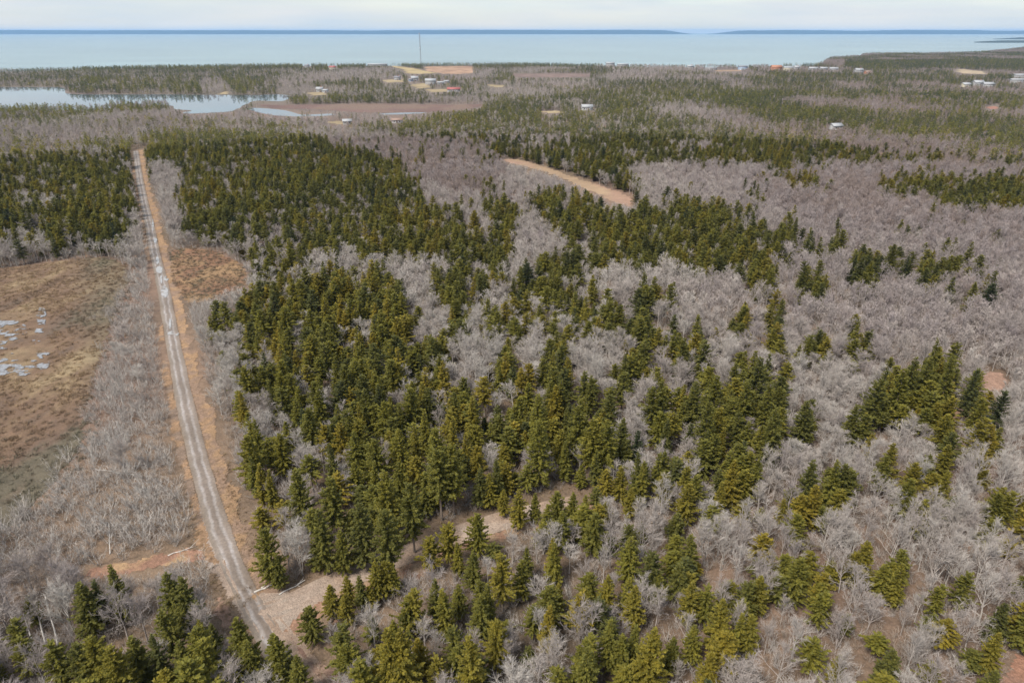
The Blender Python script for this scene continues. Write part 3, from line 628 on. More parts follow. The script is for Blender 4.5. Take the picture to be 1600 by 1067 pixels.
# ------------------------------------------------------------------ buildings, mast, boat
def boxv(x0, x1, y0, y1, z0, z1):
    V = [(x0, y0, z0), (x1, y0, z0), (x1, y1, z0), (x0, y1, z0), (x0, y0, z1), (x1, y0, z1), (x1, y1, z1), (x0, y1, z1)]
    return np.array(V, float), np.array([(0, 3, 2, 1), (4, 5, 6, 7), (0, 1, 5, 4), (1, 2, 6, 5), (2, 3, 7, 6), (3, 0, 4, 7)])
MATS = {}
def paint(name, col, rough=0.6):
    if name not in MATS: MATS[name] = flat_mat(name, col, rough, 0.08, 0.6)
    return MATS[name]
M_PANE, nt, b = material("window_glass"); b.inputs['Base Color'].default_value = (0.05, 0.06, 0.075, 1); b.inputs['Roughness'].default_value = 0.1
def building(name, cat, label, px, py, w, d, h, rz, wall, roof, pitch=0.45, wins=3, chimney=False):
    if py < 120: w, d, h = w * .8, d * .8, h * .85
    x, y = gp(px, py); root = tag(empty(name, (x, y, 0), rz), label, cat)
    wm = paint("wall_" + wall[0], wall[1]); rm = paint("roof_" + roof[0], roof[1])
    V = [(-w/2, -d/2, -.3), (w/2, -d/2, -.3), (w/2, d/2, -.3), (-w/2, d/2, -.3), (-w/2, -d/2, h), (w/2, -d/2, h), (w/2, d/2, h), (-w/2, d/2, h), (-w/2, 0, h + pitch * d / 2), (w/2, 0, h + pitch * d / 2)]
    link("wall", new_mesh("wall", V, [(0, 1, 5, 4), (2, 3, 7, 6), (1, 2, 6, 5), (3, 0, 4, 7)], [(5, 6, 9), (7, 4, 8)], (wm,)), root)
    e, t, rise = 0.6, 0.25, pitch * d / 2; ez = h - pitch * 0.6
    RV = [(-w/2-e, -d/2-.6, ez), (w/2+e, -d/2-.6, ez), (w/2+e, 0, h + rise), (-w/2-e, 0, h + rise), (w/2+e, d/2+.6, ez), (-w/2-e, d/2+.6, ez)]
    RV = RV + [(a, b2, c + t) for a, b2, c in RV]
    rf = link("roof", new_mesh("roof", RV, [(6, 7, 8, 9), (9, 8, 10, 11), (0, 3, 2, 1), (3, 5, 4, 2), (0, 1, 7, 6), (4, 5, 11, 10), (1, 2, 8, 7), (2, 4, 10, 8), (3, 0, 6, 9), (5, 3, 9, 11)], None, (rm,)), root)
    if chimney:
        V, Q = boxv(w*.2, w*.2 + 1, -.5, .5, h + rise * .5, h + rise + 1.4); link("chimney", new_mesh("chimney", V, Q, None, (paint("brick_red", (0.30, 0.13, 0.09)),)), rf)
    fm = paint("trim_white", (0.78, 0.78, 0.77)); wmesh = None
    xs = np.linspace(-w/2, w/2, wins + 3)[1:-1]
    for k, xx in enumerate(xs):
        if k == len(xs) // 2:
            V, Q = boxv(xx - .7, xx + .7, -d/2 - .08, -d/2 + .02, 0, 2.3); link("door", new_mesh("door", V, Q, None, (paint("door_brown", (0.16, 0.10, 0.07)),)), root); continue
        if wmesh is None:
            V, Q = boxv(-.8, .8, -.10, .02, -.75, .75); wmesh = new_mesh("window", V, Q, None, (fm,)); V, Q = boxv(-.62, .62, -.13, -.05, -.58, .58); pmesh = new_mesh("pane", V, Q, None, (M_PANE,))
        wo = link("window", wmesh, root, (xx, -d/2, min(2.0, h - 1.2))); link("pane", pmesh, wo)
    return root
WHITE = ("white", (0.30, 0.30, 0.31)); CREAM = ("cream", (0.48, 0.44, 0.34)); RED = ("red", (0.46, 0.10, 0.08)); ORANGE = ("orange", (0.36, 0.17, 0.10)); GREY = ("grey", (0.42, 0.43, 0.45)); BLUE = ("blue", (0.30, 0.38, 0.50))
R_GREY = ("dark_grey", (0.16, 0.16, 0.18)); R_MET = ("pale_metal", (0.27, 0.28, 0.30)); R_RED = ("red_metal", (0.26, 0.08, 0.075)); R_OR = ("rust", (0.33, 0.15, 0.09)); R_BR = ("brown", (0.22, 0.15, 0.12)); R_WH = ("white_metal", (0.27, 0.28, 0.30))
BUILD = [
    ("barn", "barn", "long white barn with pale metal roof, largest in the farm cluster", 673, 132.0, 17, 11, 6.0, 0.05, WHITE, R_WH, .5, 3, 0),
    ("farmhouse", "house", "white farmhouse with grey roof at the back of the farm cluster", 648, 127.0, 12, 9, 5.5, 0.2, WHITE, R_MET, .6, 3, 1),
    ("farmhouse", "house", "small white house at the edge of the pale farm field", 621, 125.5, 10, 8, 4.5, -0.1, WHITE, R_GREY, .6, 3, 1),
    ("shed", "shed", "low white shed next to the long white barn", 689, 132.5, 11, 7, 3.5, 0.1, WHITE, R_MET, .35, 2, 0),
    ("shed", "shed", "end white shed, farthest along the farm row from the field", 698, 130.5, 8, 6, 3.5, -0.2, WHITE, R_WH, .35, 2, 0),
    ("shed", "shed", "small blue-grey shed in front of the farmhouse", 642, 127.5, 7, 6, 3.2, 0.3, BLUE, R_GREY, .4, 1, 0),
    ("barn", "barn", "low white barn with bright red roof beside tan field", 709, 144.0, 18, 9, 4.0, 0.03, WHITE, R_RED, .5, 4, 0),
    ("house", "house", "white house on the tan lawn by the lake shore", 500, 144.0, 9, 7, 4.5, 0.1, WHITE, R_MET, .6, 3, 1),
    ("shed", "shed", "tiny pale shed on the lakeside lawn", 509, 144.8, 7, 6, 3.0, -0.2, GREY, R_MET, .4, 1, 0),
    ("house", "house", "red roofed house among dark trees above the lake", 520, 109.0, 17, 11, 6, 0.0, CREAM, R_RED, .6, 3, 1),
    ("house", "house", "white house near the shore above the lake's wooded hill", 480, 106.5, 13, 10, 6, 0.1, WHITE, R_GREY, .6, 3, 1),
    ("greenhouse", "building", "long low white building at the coast beside the mast", 590, 103.6, 60, 14, 5, 0.0, WHITE, R_WH, .25, 6, 0),
    ("warehouse", "building", "bright white coastal warehouse standing above the treeline", 953, 104.0, 26, 16, 9, 0.0, WHITE, R_WH, .25, 4, 0),
    ("warehouse", "building", "low pale coastal building beside the bright white warehouse", 973, 104.2, 34, 14, 6, 0.0, WHITE, R_MET, .25, 4, 0),
    ("house", "house", "lone white house on the coast road past the warehouse", 1078, 108.0, 18, 12, 7, 0.1, WHITE, R_WH, .5, 3, 1),
    ("store", "building", "long white flat building beside the tan lot", 1110, 110.0, 32, 15, 6, 0.0, WHITE, R_WH, .15, 5, 0),
    ("store", "building", "dark blue-grey building behind the tan lot", 1160, 109.3, 24, 14, 8, 0.0, BLUE, R_GREY, .3, 4, 0),
    ("hall", "building", "large orange red hall in the coastal village", 1212, 110.5, 28, 16, 9, 0.05, ORANGE, R_OR, .5, 4, 0),
    ("hall", "building", "cream long hall next to the orange hall", 1231, 110.5, 26, 14, 7, 0.0, CREAM, R_WH, .4, 4, 0),
    ("house", "house", "white village house just past the cream hall", 1244, 109.5, 15, 11, 7, 0.1, WHITE, R_MET, .6, 3, 1),
    ("house", "house", "white long house opening the village row towards the spit", 1270, 110.0, 24, 11, 5, 0.0, WHITE, R_WH, .5, 4, 0),
    ("house", "house", "white house in the middle of the village row", 1286, 110.0, 20, 11, 5, 0.05, WHITE, R_MET, .5, 3, 0),
    ("house", "house", "white house closing the village row near the spit", 1302, 110.5, 22, 11, 5, -0.05, WHITE, R_WH, .5, 4, 0),
    ("house", "house", "pale house with metal roof behind the village among bare trees", 1341, 114.0, 20, 13, 7, 0.1, WHITE, R_MET, .5, 3, 1),
    ("house", "house", "orange brown house beside the pale house behind the village", 1355, 116.0, 14, 10, 5, 0.2, ORANGE, R_BR, .5, 3, 0),
    ("warehouse", "building", "long white warehouse at the edge of the plain, nearer one", 1588, 129.5, 26, 14, 5, 0.0, WHITE, R_WH, .2, 5, 0),
    ("warehouse", "building", "long white warehouse at the edge of the plain, farther one", 1595, 121.5, 30, 14, 5, 0.0, WHITE, R_WH, .2, 5, 0),
    ("house", "house", "big white house with several roofs in the plain clearing", 1527, 134.0, 16, 10, 5, 0.1, WHITE, R_MET, .6, 3, 1),
    ("house", "house", "white house with low roof beside the big plain house", 1543, 136.5, 15, 9, 5, -0.15, WHITE, R_WH, .5, 3, 0),
    ("house", "house", "small white cottage on the plain apart from the others", 1508, 136.0, 12, 9, 4, 0.1, CREAM, R_MET, .5, 2, 0),
    ("cottage", "house", "small grey cottage hidden among bare woods on the plain", 1305, 202.5, 10, 7, 3.5, 0.3, GREY, R_MET, .5, 2, 0),
    ("cottage", "house", "pale cottage at the small tan cutting near the inlet", 543, 194.5, 8, 6, 3.2, 0.2, WHITE, R_MET, .5, 2, 0),
    ("cabin", "house", "low dark cabin in bare woods by the brook", 621, 192.0, 10, 6, 2.8, 0.0, GREY, R_BR, .4, 2, 0),
    ("house", "house", "pale grey house in bare woods beyond the dark spruce band", 917, 172.5, 12, 8, 4.0, 0.1, GREY, R_MET, .5, 3, 0),
]
HOUSE_PX = []
for (nm, cat, lab, px, py, w, d, h, rz, wl, rf, pt, wi, ch) in BUILD:
    building(nm, cat, lab, px, py, w, d, h, rz, wl, rf, pt, wi, bool(ch))
    D = float(np.hypot(*gp(px, py))); k = F / (D * 1.09); HOUSE_PX.append((px, py, w * k / 2 + 1.5, (h + pt * d / 2) * k * 0.9 + 0.5))
# communication mast: triangular lattice with guy wires
x, y = gp(658, 104.0); MH = 76.0; mast = tag(empty("communication_mast", (x, y, 0)), "tall thin guyed communication mast rising above the coast", "mast")
M_STEEL = paint("mast_steel", (0.22, 0.22, 0.24)); S0, S1 = [], []
L3 = [np.array([1.0 * math.cos(a), 1.0 * math.sin(a), 0]) for a in (0.5, 2.6, 4.7)]
for a in range(3):
    leg0, leg1 = L3[a], L3[(a + 1) % 3]; V, Q = prisms([leg0], [leg0 + np.array([0, 0, MH])], [.16], [.16], 4); link("leg", new_mesh("leg", V, Q, None, (M_STEEL,)), mast)
    for k in range(24):
        z0, z1 = k * MH / 24, (k + 1) * MH / 24; S0 += [leg0 + [0, 0, z0], leg0 + [0, 0, z1]]; S1 += [leg1 + [0, 0, z1], leg1 + [0, 0, z1]]
V, Q = prisms(S0, S1, np.full(len(S0), .1), np.full(len(S0), .1), 3); tag(link("lattice_bracing", new_mesh("lattice_bracing", V, Q, None, (M_STEEL,)), mast), kind="stuff")
V, Q = prisms([[0, 0, MH]], [[0, 0, MH + 4]], [.12], [.06], 5); link("antenna", new_mesh("antenna", V, Q, None, (M_STEEL,)), mast)
for (z, rr) in ((MH * .55, 1.0), (MH * .97, 0.8)):
    V, Q = prisms([[-1.2, -1.0, z - 1]], [[-1.2, -1.0, z + 1.2]], [rr], [rr], 8); link("antenna_drum", new_mesh("antenna_drum", V, Q, None, (paint("antenna_grey", (0.45, 0.45, 0.47)),)), mast)
for a in range(3):
    for z in (MH * .5, MH * .95):
        e = L3[a] * 34; V, Q = prisms([L3[a] + [0, 0, z]], [e], [.035], [.035], 3); link("guy_wire", new_mesh("guy_wire", V, Q, None, (M_STEEL,)), mast)
# fishing boat far out on the bay
x, y = gp(1080, 64.5, -1.5); bt = tag(empty("fishing_boat", (x, y, -1.5), 0.4), "tiny dark fishing boat alone on the open bay", "boat")
HV = [(-9, -2.4, 1.6), (6, -2.4, 1.8), (11, 0, 2.8), (6, 2.4, 1.8), (-9, 2.4, 1.6), (-8.5, -1.8, -.6), (6, -1.6, -.6), (9, 0, -.6), (6, 1.6, -.6), (-8.5, 1.8, -.6)]
link("hull", new_mesh("hull", HV, [(0, 5, 6, 1), (1, 6, 7, 2), (2, 7, 8, 3), (3, 8, 9, 4), (4, 9, 5, 0)], [(0, 1, 4), (1, 3, 4), (1, 2, 3), (5, 8, 6), (5, 9, 8), (6, 8, 7)], (paint("hull_dark", (0.06, 0.08, 0.10)),)), bt)
V, Q = boxv(-1, 4, -1.5, 1.5, 1.7, 4.8); link("wheelhouse", new_mesh("wheelhouse", V, Q, None, (paint("wheelhouse_grey", (0.35, 0.36, 0.38)),)), bt)
V, Q = prisms([[-2, 0, 1.7]], [[-2, 0, 8]], [.15], [.08], 5); link("boat_mast", new_mesh("boat_mast", V, Q, None, (M_STEEL,)), bt)
# fallen trunks around the junction
def log(px, py, ang, L, tilt, label, r=0.16):
    x, y = gp(px, py); d = np.array([math.cos(ang) * math.cos(tilt), math.sin(ang) * math.cos(tilt), math.sin(tilt)]); rr = np.random.default_rng(int(px * 7 + py))
    pts = np.array([d * L * t + np.array([0, 0, r * .9]) + rr.normal(0, .05, 3) for t in np.linspace(0, 1, 6)]); V, Q = prisms(pts[:-1], pts[1:], np.linspace(r, r * .55, 5), np.linspace(r * .9, r * .4, 5), 6)
    root = tag(empty("fallen_log", (x, y, 0)), label, "log"); root["tint"] = 0.6
    o = link("stem", new_mesh("stem", V, Q, None, (M_DEAD,), smooth=True), root); o["tint"] = 0.6
    S0 = [pts[i] + d * .3 for i in (2, 3, 3, 4, 4)]; S1 = [s + nrm(rr.normal(size=3) + d * .8 + np.array([0, 0, .5])) * rr.uniform(.8, 2.0) for s in S0]
    for k in range(5):
        V, Q = prisms(S0[k:k + 1], S1[k:k + 1], [.05], [.02], 3); o = link("branch", new_mesh("branch", V, Q, None, (M_DEAD,)), root); o["tint"] = 0.4
log(262, 868, 0.5, 4, .06, "long pale fallen trunk lying across the reddish clearing", .10)
log(172, 866, 2.0, 6, .4, "pale dead trunk leaning up at the edge of the reddish clearing", .09)
log(92, 1017, 2.2, 8.5, .55, "pale leaning dead trunk, lowest of three beside the near spruces", .15)
log(72, 1012, 2.2, 6.5, .5, "pale leaning dead trunk, topmost of three beside the near spruces", .14)
log(58, 1022, 2.3, 6.5, .5, "pale leaning dead trunk, middle of three beside the near spruces", .13)
log(398, 925, 0.5, 4, .04, "short pale log in the brush pile at the junction corner", .16)
log(408, 919, 0.9, 3.2, .1, "stubby pale log on top of the junction brush pile", .15)
log(436, 930, 0.75, 4.5, .03, "pale log lying by the side track beyond the brush pile", .13)
log(210, 742, 3.0, 9, .06, "whitish fallen trunk lying in grey alders beside the bog", .09)

# ------------------------------------------------------------------ forest: where each kind stands
ROWS = """
6567766642155444 6667766653111221 0002565311110012 4432111111111112
6567868841045655 5666666765210232 0002025620021112 1442110566777776
6223678840146655 6555646777410245 1572660001331024 0000110221467777
7445787830146665 5555656877765247 4267677877778640 0100200000210111
4445676610055665 5545657877777525 3135477888888736 6530400031020021
2323332210022334 5554646687877676 0213568888888876 7133500100040000
0000000000001012 4543021311127444 2466662562578637 1120166576666000
0000000000000012 5555666760157363 6567520200000047 2165026004610500
0000000000010017 6666777772176711 7147363056510000 1026000000020500
0000000000000278 7777788877117263 4365566570200040 6000010000000000
0000000000000378 6737787787017074 7374576677266370 5003050000000000
0000000001000047 6667777667863015 4064200374770245 7036066000200000
0000000021000236 7775677578850013 4145000471680250 2340020611770000
0000000000000227 7775577883884015 6277000772018165 7200002258880500
0000000000100237 5731667880685355 7478656018877757 8000005678887600
0000000000000003 2374346787756557 5776576018888737 8260055678877730
0000000000000068 2265267887785556 5757776107837857 8260056000760640
0000000000000037 1540367788876636 7726775216827867 6260002001670642
0000000000000004 4520577678876616 8814677614818677 1100000600770630
0000000000000007 6313577478877564 8814787767728655 1156500671603000
0000000000000028 7116677788876667 7873787734342463 2167700027700000
0000000000000038 6236778578888778 7375637500635356 5577700366000057
0000000000000001 5178827888863514 7677777100216712 2762065000000055
0000000000000003 7317736670013562 2531552300000120 0275005201000000
0000000000000002 7607840000057355 4257001720650000 0260005700000000
0000001000000000 4000000661105536 5366101740750000 1661005760000000
0000132000540000 0000155773156556 1466166700375246 2067101344344030
0200663000760000 0001565475356666 0476266720378545 2066000011154204
1100453000662200 0002155465136675 0354357100377635 1056000000350046
3100231204464365 1112255363127665 0115156620157736 0022000000000067
3014467266067877 3611565688715735 0014657567766566 1210000200000662
3122577466168877 3630156388815746 0024656788655321 1310520660000650
2033577557478878 4640066188836857 0056665788643320 2310045770000640
""".strip().split("\n")
GRID = np.array([[int(c) for s in row.split() for c in (s + "0" * 16)[:16]] for row in ROWS], float) / 9.0
def conifer_p(px, py, x, y):
    """share of conifers at a crown seen at px, py"""
    fx = np.clip(px / 25 - .5, 0, 62.99); fy = np.clip((py - 250) / 25 - .5, 0, len(GRID) - 1.01); ix, iy = fx.astype(int), fy.astype(int); ax, ay = fx - ix, fy - iy
    g = (GRID[iy, ix] * (1 - ax) + GRID[iy, ix + 1] * ax) * (1 - ay) + (GRID[iy + 1, ix] * (1 - ax) + GRID[iy + 1, ix + 1] * ax) * ay
    g = .9 * sstep(.08, .80, g)
    n = fbm(x * .011, y * .006, 91); n2 = fbm(x * .0035, y * .0022, 95); n3 = fbm(x * .05, y * .05, 96)
    f = np.clip(sstep(.40, .64,   .55 * n + .45 * n2) * .74 + .06, 0, 1)
    def put(poly, v, var=0.25): 
        m = in_poly(px, py, poly); f[m] = np.clip(v + var * 2 * (n3[m] - .5), 0, 1)
    put([(-200, 103), (430, 101), (440, 147), (-200, 140)], .58, .9); put([(310, 122), (345, 118), (362, 140), (318, 147)], .1, .1)
    put([(-200, 185), (460, 185), (520, 200), (480, 212), (440, 205), (300, 203), (215, 206), (205, 222), (-200, 222)], .14, .3)
    put([(225, 188), (480, 186), (500, 203), (230, 203)], .26, .5)
    put([(-200, 222), (208, 216), (210, 262), (-200, 262)], .55, .8)
    put([(218, 208), (300, 203), (440, 206), (485, 213), (560, 234), (655, 256), (655, 262), (215, 262)], .85, .3)
    put([(485, 205), (580, 210), (760, 215), (800, 246), (770, 262), (655, 262), (560, 232)], .10, .25)
    put([(555, 196), (660, 190), (800, 178), (1000, 186), (1100, 190), (1120, 238), (800, 243), (700, 214), (600, 208)], .62, .8)
    put([(183, 160), (262, 160), (262, 172), (183, 172)], .6, .4); put([(-200, 166), (180, 166), (180, 174), (-200, 178)], .75, .3)
    put([(110, 96), (760, 92), (760, 103.5), (110, 108)], .85, .3); put([(760, 95), (900, 95), (905, 104), (760, 104)], .85, .3)
    put([(1320, 93), (1700, 90), (1700, 107), (1480, 106), (1320, 104)], .9, .2); put([(1195, 112), (1330, 112), (1420, 120), (1400, 128), (1220, 124)], .75, .5)
    put([(1350, 125), (1480, 135), (1600, 150), (1600, 170), (1440, 165), (1360, 150)], .6, .9)
    put([(420, 148), (540, 150), (540, 163), (420, 162)], .75, .4); put([(540, 130), (650, 128), (680, 150), (640, 160), (540, 160)], .5, .9)
    w = sstep(246, 262, py); return g * w + f * (1 - w)

SIDE_VIS = [(405, 920), (470, 908), (540, 890), (640, 845), (700, 828), (780, 804), (790, 820), (710, 855), (645, 880), (560, 922), (490, 965), (465, 995), (410, 1000)]
RPX = np.array(ROAD_PX, float)
def blocked(x, y, h, near_only=False):
    """no tree stands on, or in front of, the open ground the photograph shows"""
    bad = np.zeros(x.shape, bool); d, side = dist_polyline(x, y, ROAD); bad |= d < 3.6; bad |= (d < 6.2) & (side > 0)
    d2, _ = dist_polyline(x, y, SIDE); bad |= d2 < 4.2; d3, _ = dist_polyline(x, y, SPUR); bad |= d3 < 3.0
    for t in (0.0, 0.35, 0.7, 0.97):
        px, py, _ = project(x, y, h * t)
        for poly in OPEN_POLYS:
            hit = in_poly(px, py, poly)
            if poly is LAKE_PX['lake'] and t > 0: hit &= px > 263
            bad |= hit
        for off in (-2.2, 0, 2.2): bad |= in_poly(project(x + off, y, h * t)[0], py, SIDE_VIS)
        dr, _ = dist_polyline(px, py, list(map(tuple, RPX))); hw = np.interp(py, [236, 300, 400, 500, 600, 700, 800, 960], [3, 5.5, 9, 12, 15, 18, 26, 38]); bad |= (dr < hw) & (py < 960) & (py > 236)
    pxb, pyb, _ = project(x, y, 0 * h); pxt, pyt, _ = project(x, y, h)
    for hx, hy, hw, hh in HOUSE_PX: bad |= (np.abs(pxb - hx) < hw + 1.5) & (pyt < hy - .45 * hh) & (pyb > hy - hh) 
    bad |= np.hypot(x, y) > coast_r(np.arctan2(x, y)) - 6
    return bad
def jgrid(y0, y1, s):
    xmax = (y1 + 90) * 0.9 ; gx = np.arange(-xmax, xmax, s); gy = np.arange(y0, y1, s); X, Y = np.meshgrid(gx, gy); X = X.ravel(); Y = Y.ravel()
    X = X + rng.uniform(-.46, .46, X.size) * s; Y = Y + rng.uniform(-.46, .46, Y.size) * s
    px, py, d = project(X, Y, 5.0); ok = (px > -150) & (px < 1750) & (py < 1190) & (d > 20); return X[ok], Y[ok]

# single spruces read off the photograph: tip pixel, height in metres, style, tint
MAN = """172 889 11 1 .5;122 913 10.5 0 .45;145 910 9 5 .2;42 933 6 6 .6;260 900 12 6 .5;280 905 12 6 .45;17 972 9 2 .55;140 1000 10 4 .75;80 1008 9 2 .6;112 1010 9 2 .45;203 997 10 0 .5;235 997 10 5 .3;368 967 11 0 .6;385 1001 9 6 .6;310 972 8 5 .75;330 976 7 5 .35;305 985 10 4 .7;256 1046 7 0 .95;355 1038 7 6 .75;278 1005 9 6 .5;30 1000 8 2 .6
425 993 9 0 .6;433 1038 6 6 .7;463 1025 8 6 .6;482 950 7 4 .5;514 915 6.5 0 .85;541 902 6 6 .9;562 900 7 1 .45;538 930 6 0 .9;575 917 4.5 1 .9;585 878 8 6 .8;600 880 7 4 .8;615 885 6 1 .65;670 838 8 2 .85;698 818 9 2 .95;715 850 7 1 .8;677 908 8 1 .45;715 915 7 6 .6;692 922 10 6 .75;750 930 9 6 .55;762 917 9 1 .6;785 870 11 2 .95;603 985 13 0 .95;625 984 13 0 1.0;735 997 13 6 .85;710 980 8 2 .5;777 973 9 4 .85;682 1030 7 2 1.0;746 805 9 4 .7
412 831 11 4 .65;430 870 7 6 .5;460 736 13 0 .55;515 752 13 7 .55;497 800 13 6 .5;602 739 15 0 .75;437 681 10 4 .75;552 676 12 6 .65;624 673 13 0 .75;662 644 12 1 .75;705 654 12 1 .95;737 624 12 1 .85;600 631 11 4 .7;682 672 14 7 .65;705 699 15 7 .65;685 706 15 3 .55;522 559 12 1 .65;437 584 11 4 .7;555 564 12 0 .65;749 734 9 6 .35;765 741 8 6 .8;777 719 10 1 .4;787 766 6 6 .85;455 585 11 2 .7;490 600 12 4 .5;570 610 12 6 .5;640 610 12 4 .6;480 640 12 7 .55;585 690 12 4 .6;640 760 14 7 .5;560 790 13 0 .4;530 830 9 0 .6;600 800 14 7 .45
850 820 5 4 .75;867 852 9 1 .75;824 857 7 5 .5;986 842 10 6 .7;984 905 7 6 .75;950 900 8.5 6 .95;917 920 7 6 .8;922 897 7 4 .6;872 912 6 6 .9;860 918 8 4 .55;1052 863 5.5 4 .7;1082 910 9 6 .85;1132 940 10 0 .85;1105 920 8 2 .65;1177 962 8 6 .8;1160 960 8 5 .75;956 970 10 6 .65;972 992 8 6 .65;992 978 8 1 .55;1025 987 12 0 1.0;1010 1015 9 2 1.0;1052 997 7 6 .6;1087 978 8 6 .75;920 1012 11 6 .6;875 1045 7 2 .65;980 1042 6 4 .8;907 1012 9 5 .65;1170 908 8 2 .45;1140 910 6 4 .75;855 790 8 6 .7;880 800 9 6 .6;930 805 9 4 .55
1355 848 9 0 .9;1340 865 7 4 .9;1252 877 9 4 .65;1287 925 8 2 .7;1562 990 8 6 .95;1570 945 8 0 .3;1312 1025 6 6 1.0;1395 1017 8 0 .4;1512 897 8 2 .55;1470 915 7 2 .7;1217 900 4 4 .7;1302 880 5 1 .8
1397 694 10 0 .85;1432 726 8 4 .9;1425 751 10 7 .6;1310 724 12 1 .65;1272 721 12 6 .4;1225 781 6 6 .9;1467 631 9 7 .85;1480 651 11 4 .8;1482 696 9 0 .8;1527 579 14 5 .2;1530 624 9 1 .4;1537 654 12 2 .9;1491 559 16 1 .55;1465 534 16 5 .6;1455 561 14 6 .55;1432 561 15 6 .45;1415 579 15 0 .65;1375 594 14 2 .45;1392 561 9 4 .7;1260 629 12 0 .4;1337 634 11 6 .5;1580 769 9 2 .75;1562 774 8 4 .6;1570 614 11 2 .1;1337 532 8 4 .7;1360 536 6 0 .7;1266 530 9 6 .6
840 619 14 6 .7;842 661 15 0 .65;905 636 14 0 .6;927 659 14 7 .75;950 659 14 2 .65;925 589 11 6 .5;877 596 11 6 .55;860 596 11 0 .55;977 556 11 6 .5;962 571 8 4 .6;1070 530 13 0 .45;1090 569 7 0 .55;1035 596 14 0 .6;1020 609 13 4 .5;1090 599 14 0 .45;1122 589 14 0 .55;1107 631 15 0 .5;1150 569 10 0 .6;1170 596 15 6 .55;1190 561 16 0 .35;1042 656 10 1 .35;1130 669 9 1 .95;1075 706 6 0 .95;972 731 8 0 1.0;987 764 7 6 1.0;1040 739 9 2 .85;1077 759 9 4 .85;1127 756 9 1 .95;1185 719 9 6 .6;810 766 9 6 1.0;837 771 7 1 .7;870 771 8 4 .6;895 771 8 6 .65;915 774 8 1 .75;947 786 5 6 .8;1205 600 15 6 .55;1215 640 15 6 .5
1245 342 14 1 .45;1225 352 14 6 .6;1215 380 10 4 .75;1269 362 12 1 .15;1284 372 12 1 .5;1287 387 9 6 .65;1307 377 9 4 .65;1310 342 9 6 .35;1315 352 8 0 .45;1350 385 8 6 .5;1337 399 12 1 .2;1347 402 13 6 .25;1362 410 12 0 .7;1385 410 8 6 .3;1398 384 12 4 .5;1407 387 8 4 .3;1420 402 11 6 .15;1429 395 12 2 .45;1440 414 10 0 .55;1450 407 8 4 .4;1467 410 13 6 .3;1485 410 9 6 .5;1500 400 9 4 .5;1420 355 9 0 .4;1436 353 6 0 .4;1447 380 8 0 .5;1482 372 9 0 .6;1564 402 4 0 .45;1497 447 6 4 .35;1524 442 11 0 .65;1292 430 10 6 .85;1260 410 14 2 .35;1207 422 12 6 .7;1316 402 4 0 .55;1207 472 11 6 .8;1210 515 10 6 .75;1345 522 8 6 .85;1281 513 5 4 .4;1472 340 6 6 .3;1455 338 7 6 .2;1506 345 7 4 .5;1562 360 7 4 .65;1302 310 6 4 .3;1236 395 7 6 .5;1165 280 11 6 .25;1180 283 10 6 .3;1178 335 13 6 .3;842 290 14 6 .3;858 292 14 6 .6;880 290 13 6 .4;895 293 13 6 .45;915 297 13 6 .3;1085 318 8 4 .4;995 300 9 4 .2"""
mx, my, mh, ms, mt = np.array([[float(v) for v in e.split()] for e in MAN.replace("\n", ";").split(";")]).T
ang = PITCH + np.arctan((my - CY) / F)   # the tip lies on this ray: slide out until the ground is mh below it
q = unproject(mx, my, 0.0); s_ = (CAM_H - mh * 0.97) / CAM_H; man_x, man_y = q[:, 0] * s_, q[:, 1] * s_; mt = np.minimum(mt, .86)

X, Y = [], []
for (y0, y1, s) in ((35, 420, 3.1), (420, 1000, 3.9), (1000, 4600, 6.0)):
    a, b_ = jgrid(y0, y1, s); X.append(a); Y.append(b_)
zone = np.concatenate([np.full(len(a), i) for i, a in enumerate(X)]); X = np.concatenate(X); Y = np.concatenate(Y); D = np.hypot(X, Y); n = len(X)
PX, PY, _ = project(X, Y, 6.0)
u1, u2, u3 = rng.random(n), rng.random(n), rng.random(n); nz = fbm(X * .02, Y * .02, 14); ncl = fbm(X * .055, Y * .055, 15)
hs = np.clip(9.4 + 2.6 * (u3 - .5) * 2 + 5.0 * (nz - .5), 4.5, 15)                 # spruce heights
small = rng.random(n) < 0.16; hs = np.where(small, hs * rng.uniform(.4, .65, n), hs); hs = hs * np.interp(D, [300, 600, 1000, 1500], [1, .84, .74, .72])
lk = in_poly(PX, PY, [(120, 120), (420, 120), (440, 150), (120, 150)]); hs = np.where(lk, hs * 1.35, hs)
hs = np.where((PY > 760) & (PX > 430), hs * .85, hs)
P0 = conifer_p(PX, PY, X, Y)
hb = np.clip(7.8 + 2.2 * (u2 - .5) * 2 + 3 * (nz - .5), 4, 11.5) * np.interp(D, [100, 180, 300, 700, 1100], [.92, .9, .88, .8, .70]) * np.interp(P0, [.15, .6], [1, .8])
P = np.clip(P0 + 0.55 * (ncl - .5) * (P0 > .3), 0, 1); P = np.where(PY > 780, P * .85, P)
is_con = u1 < P * np.interp(PY, [235, 270, 450, 760, 800], [.84, .72, .82, .93, 1.08])
md = np.full(n, 1e9); nearm = np.where((D < 420))[0]
for a, b_ in zip(man_x, man_y): md[nearm] = np.minimum(md[nearm], np.hypot(X[nearm] - a, Y[nearm] - b_))
sap = (rng.random(n) < .15) & (PY > 740) & (PX > 800) & (P < .6); hs = np.where(sap & ~is_con, rng.uniform(3.2, 6.5, n), hs); is_con |= sap
is_con &= md > 2.3
shrubz = in_poly(project(X, Y, 1.5)[0], project(X, Y, 1.5)[1], SHRUB_PX) | in_poly(project(X, Y, 1.5)[0], project(X, Y, 1.5)[1], SHRUB2_PX)
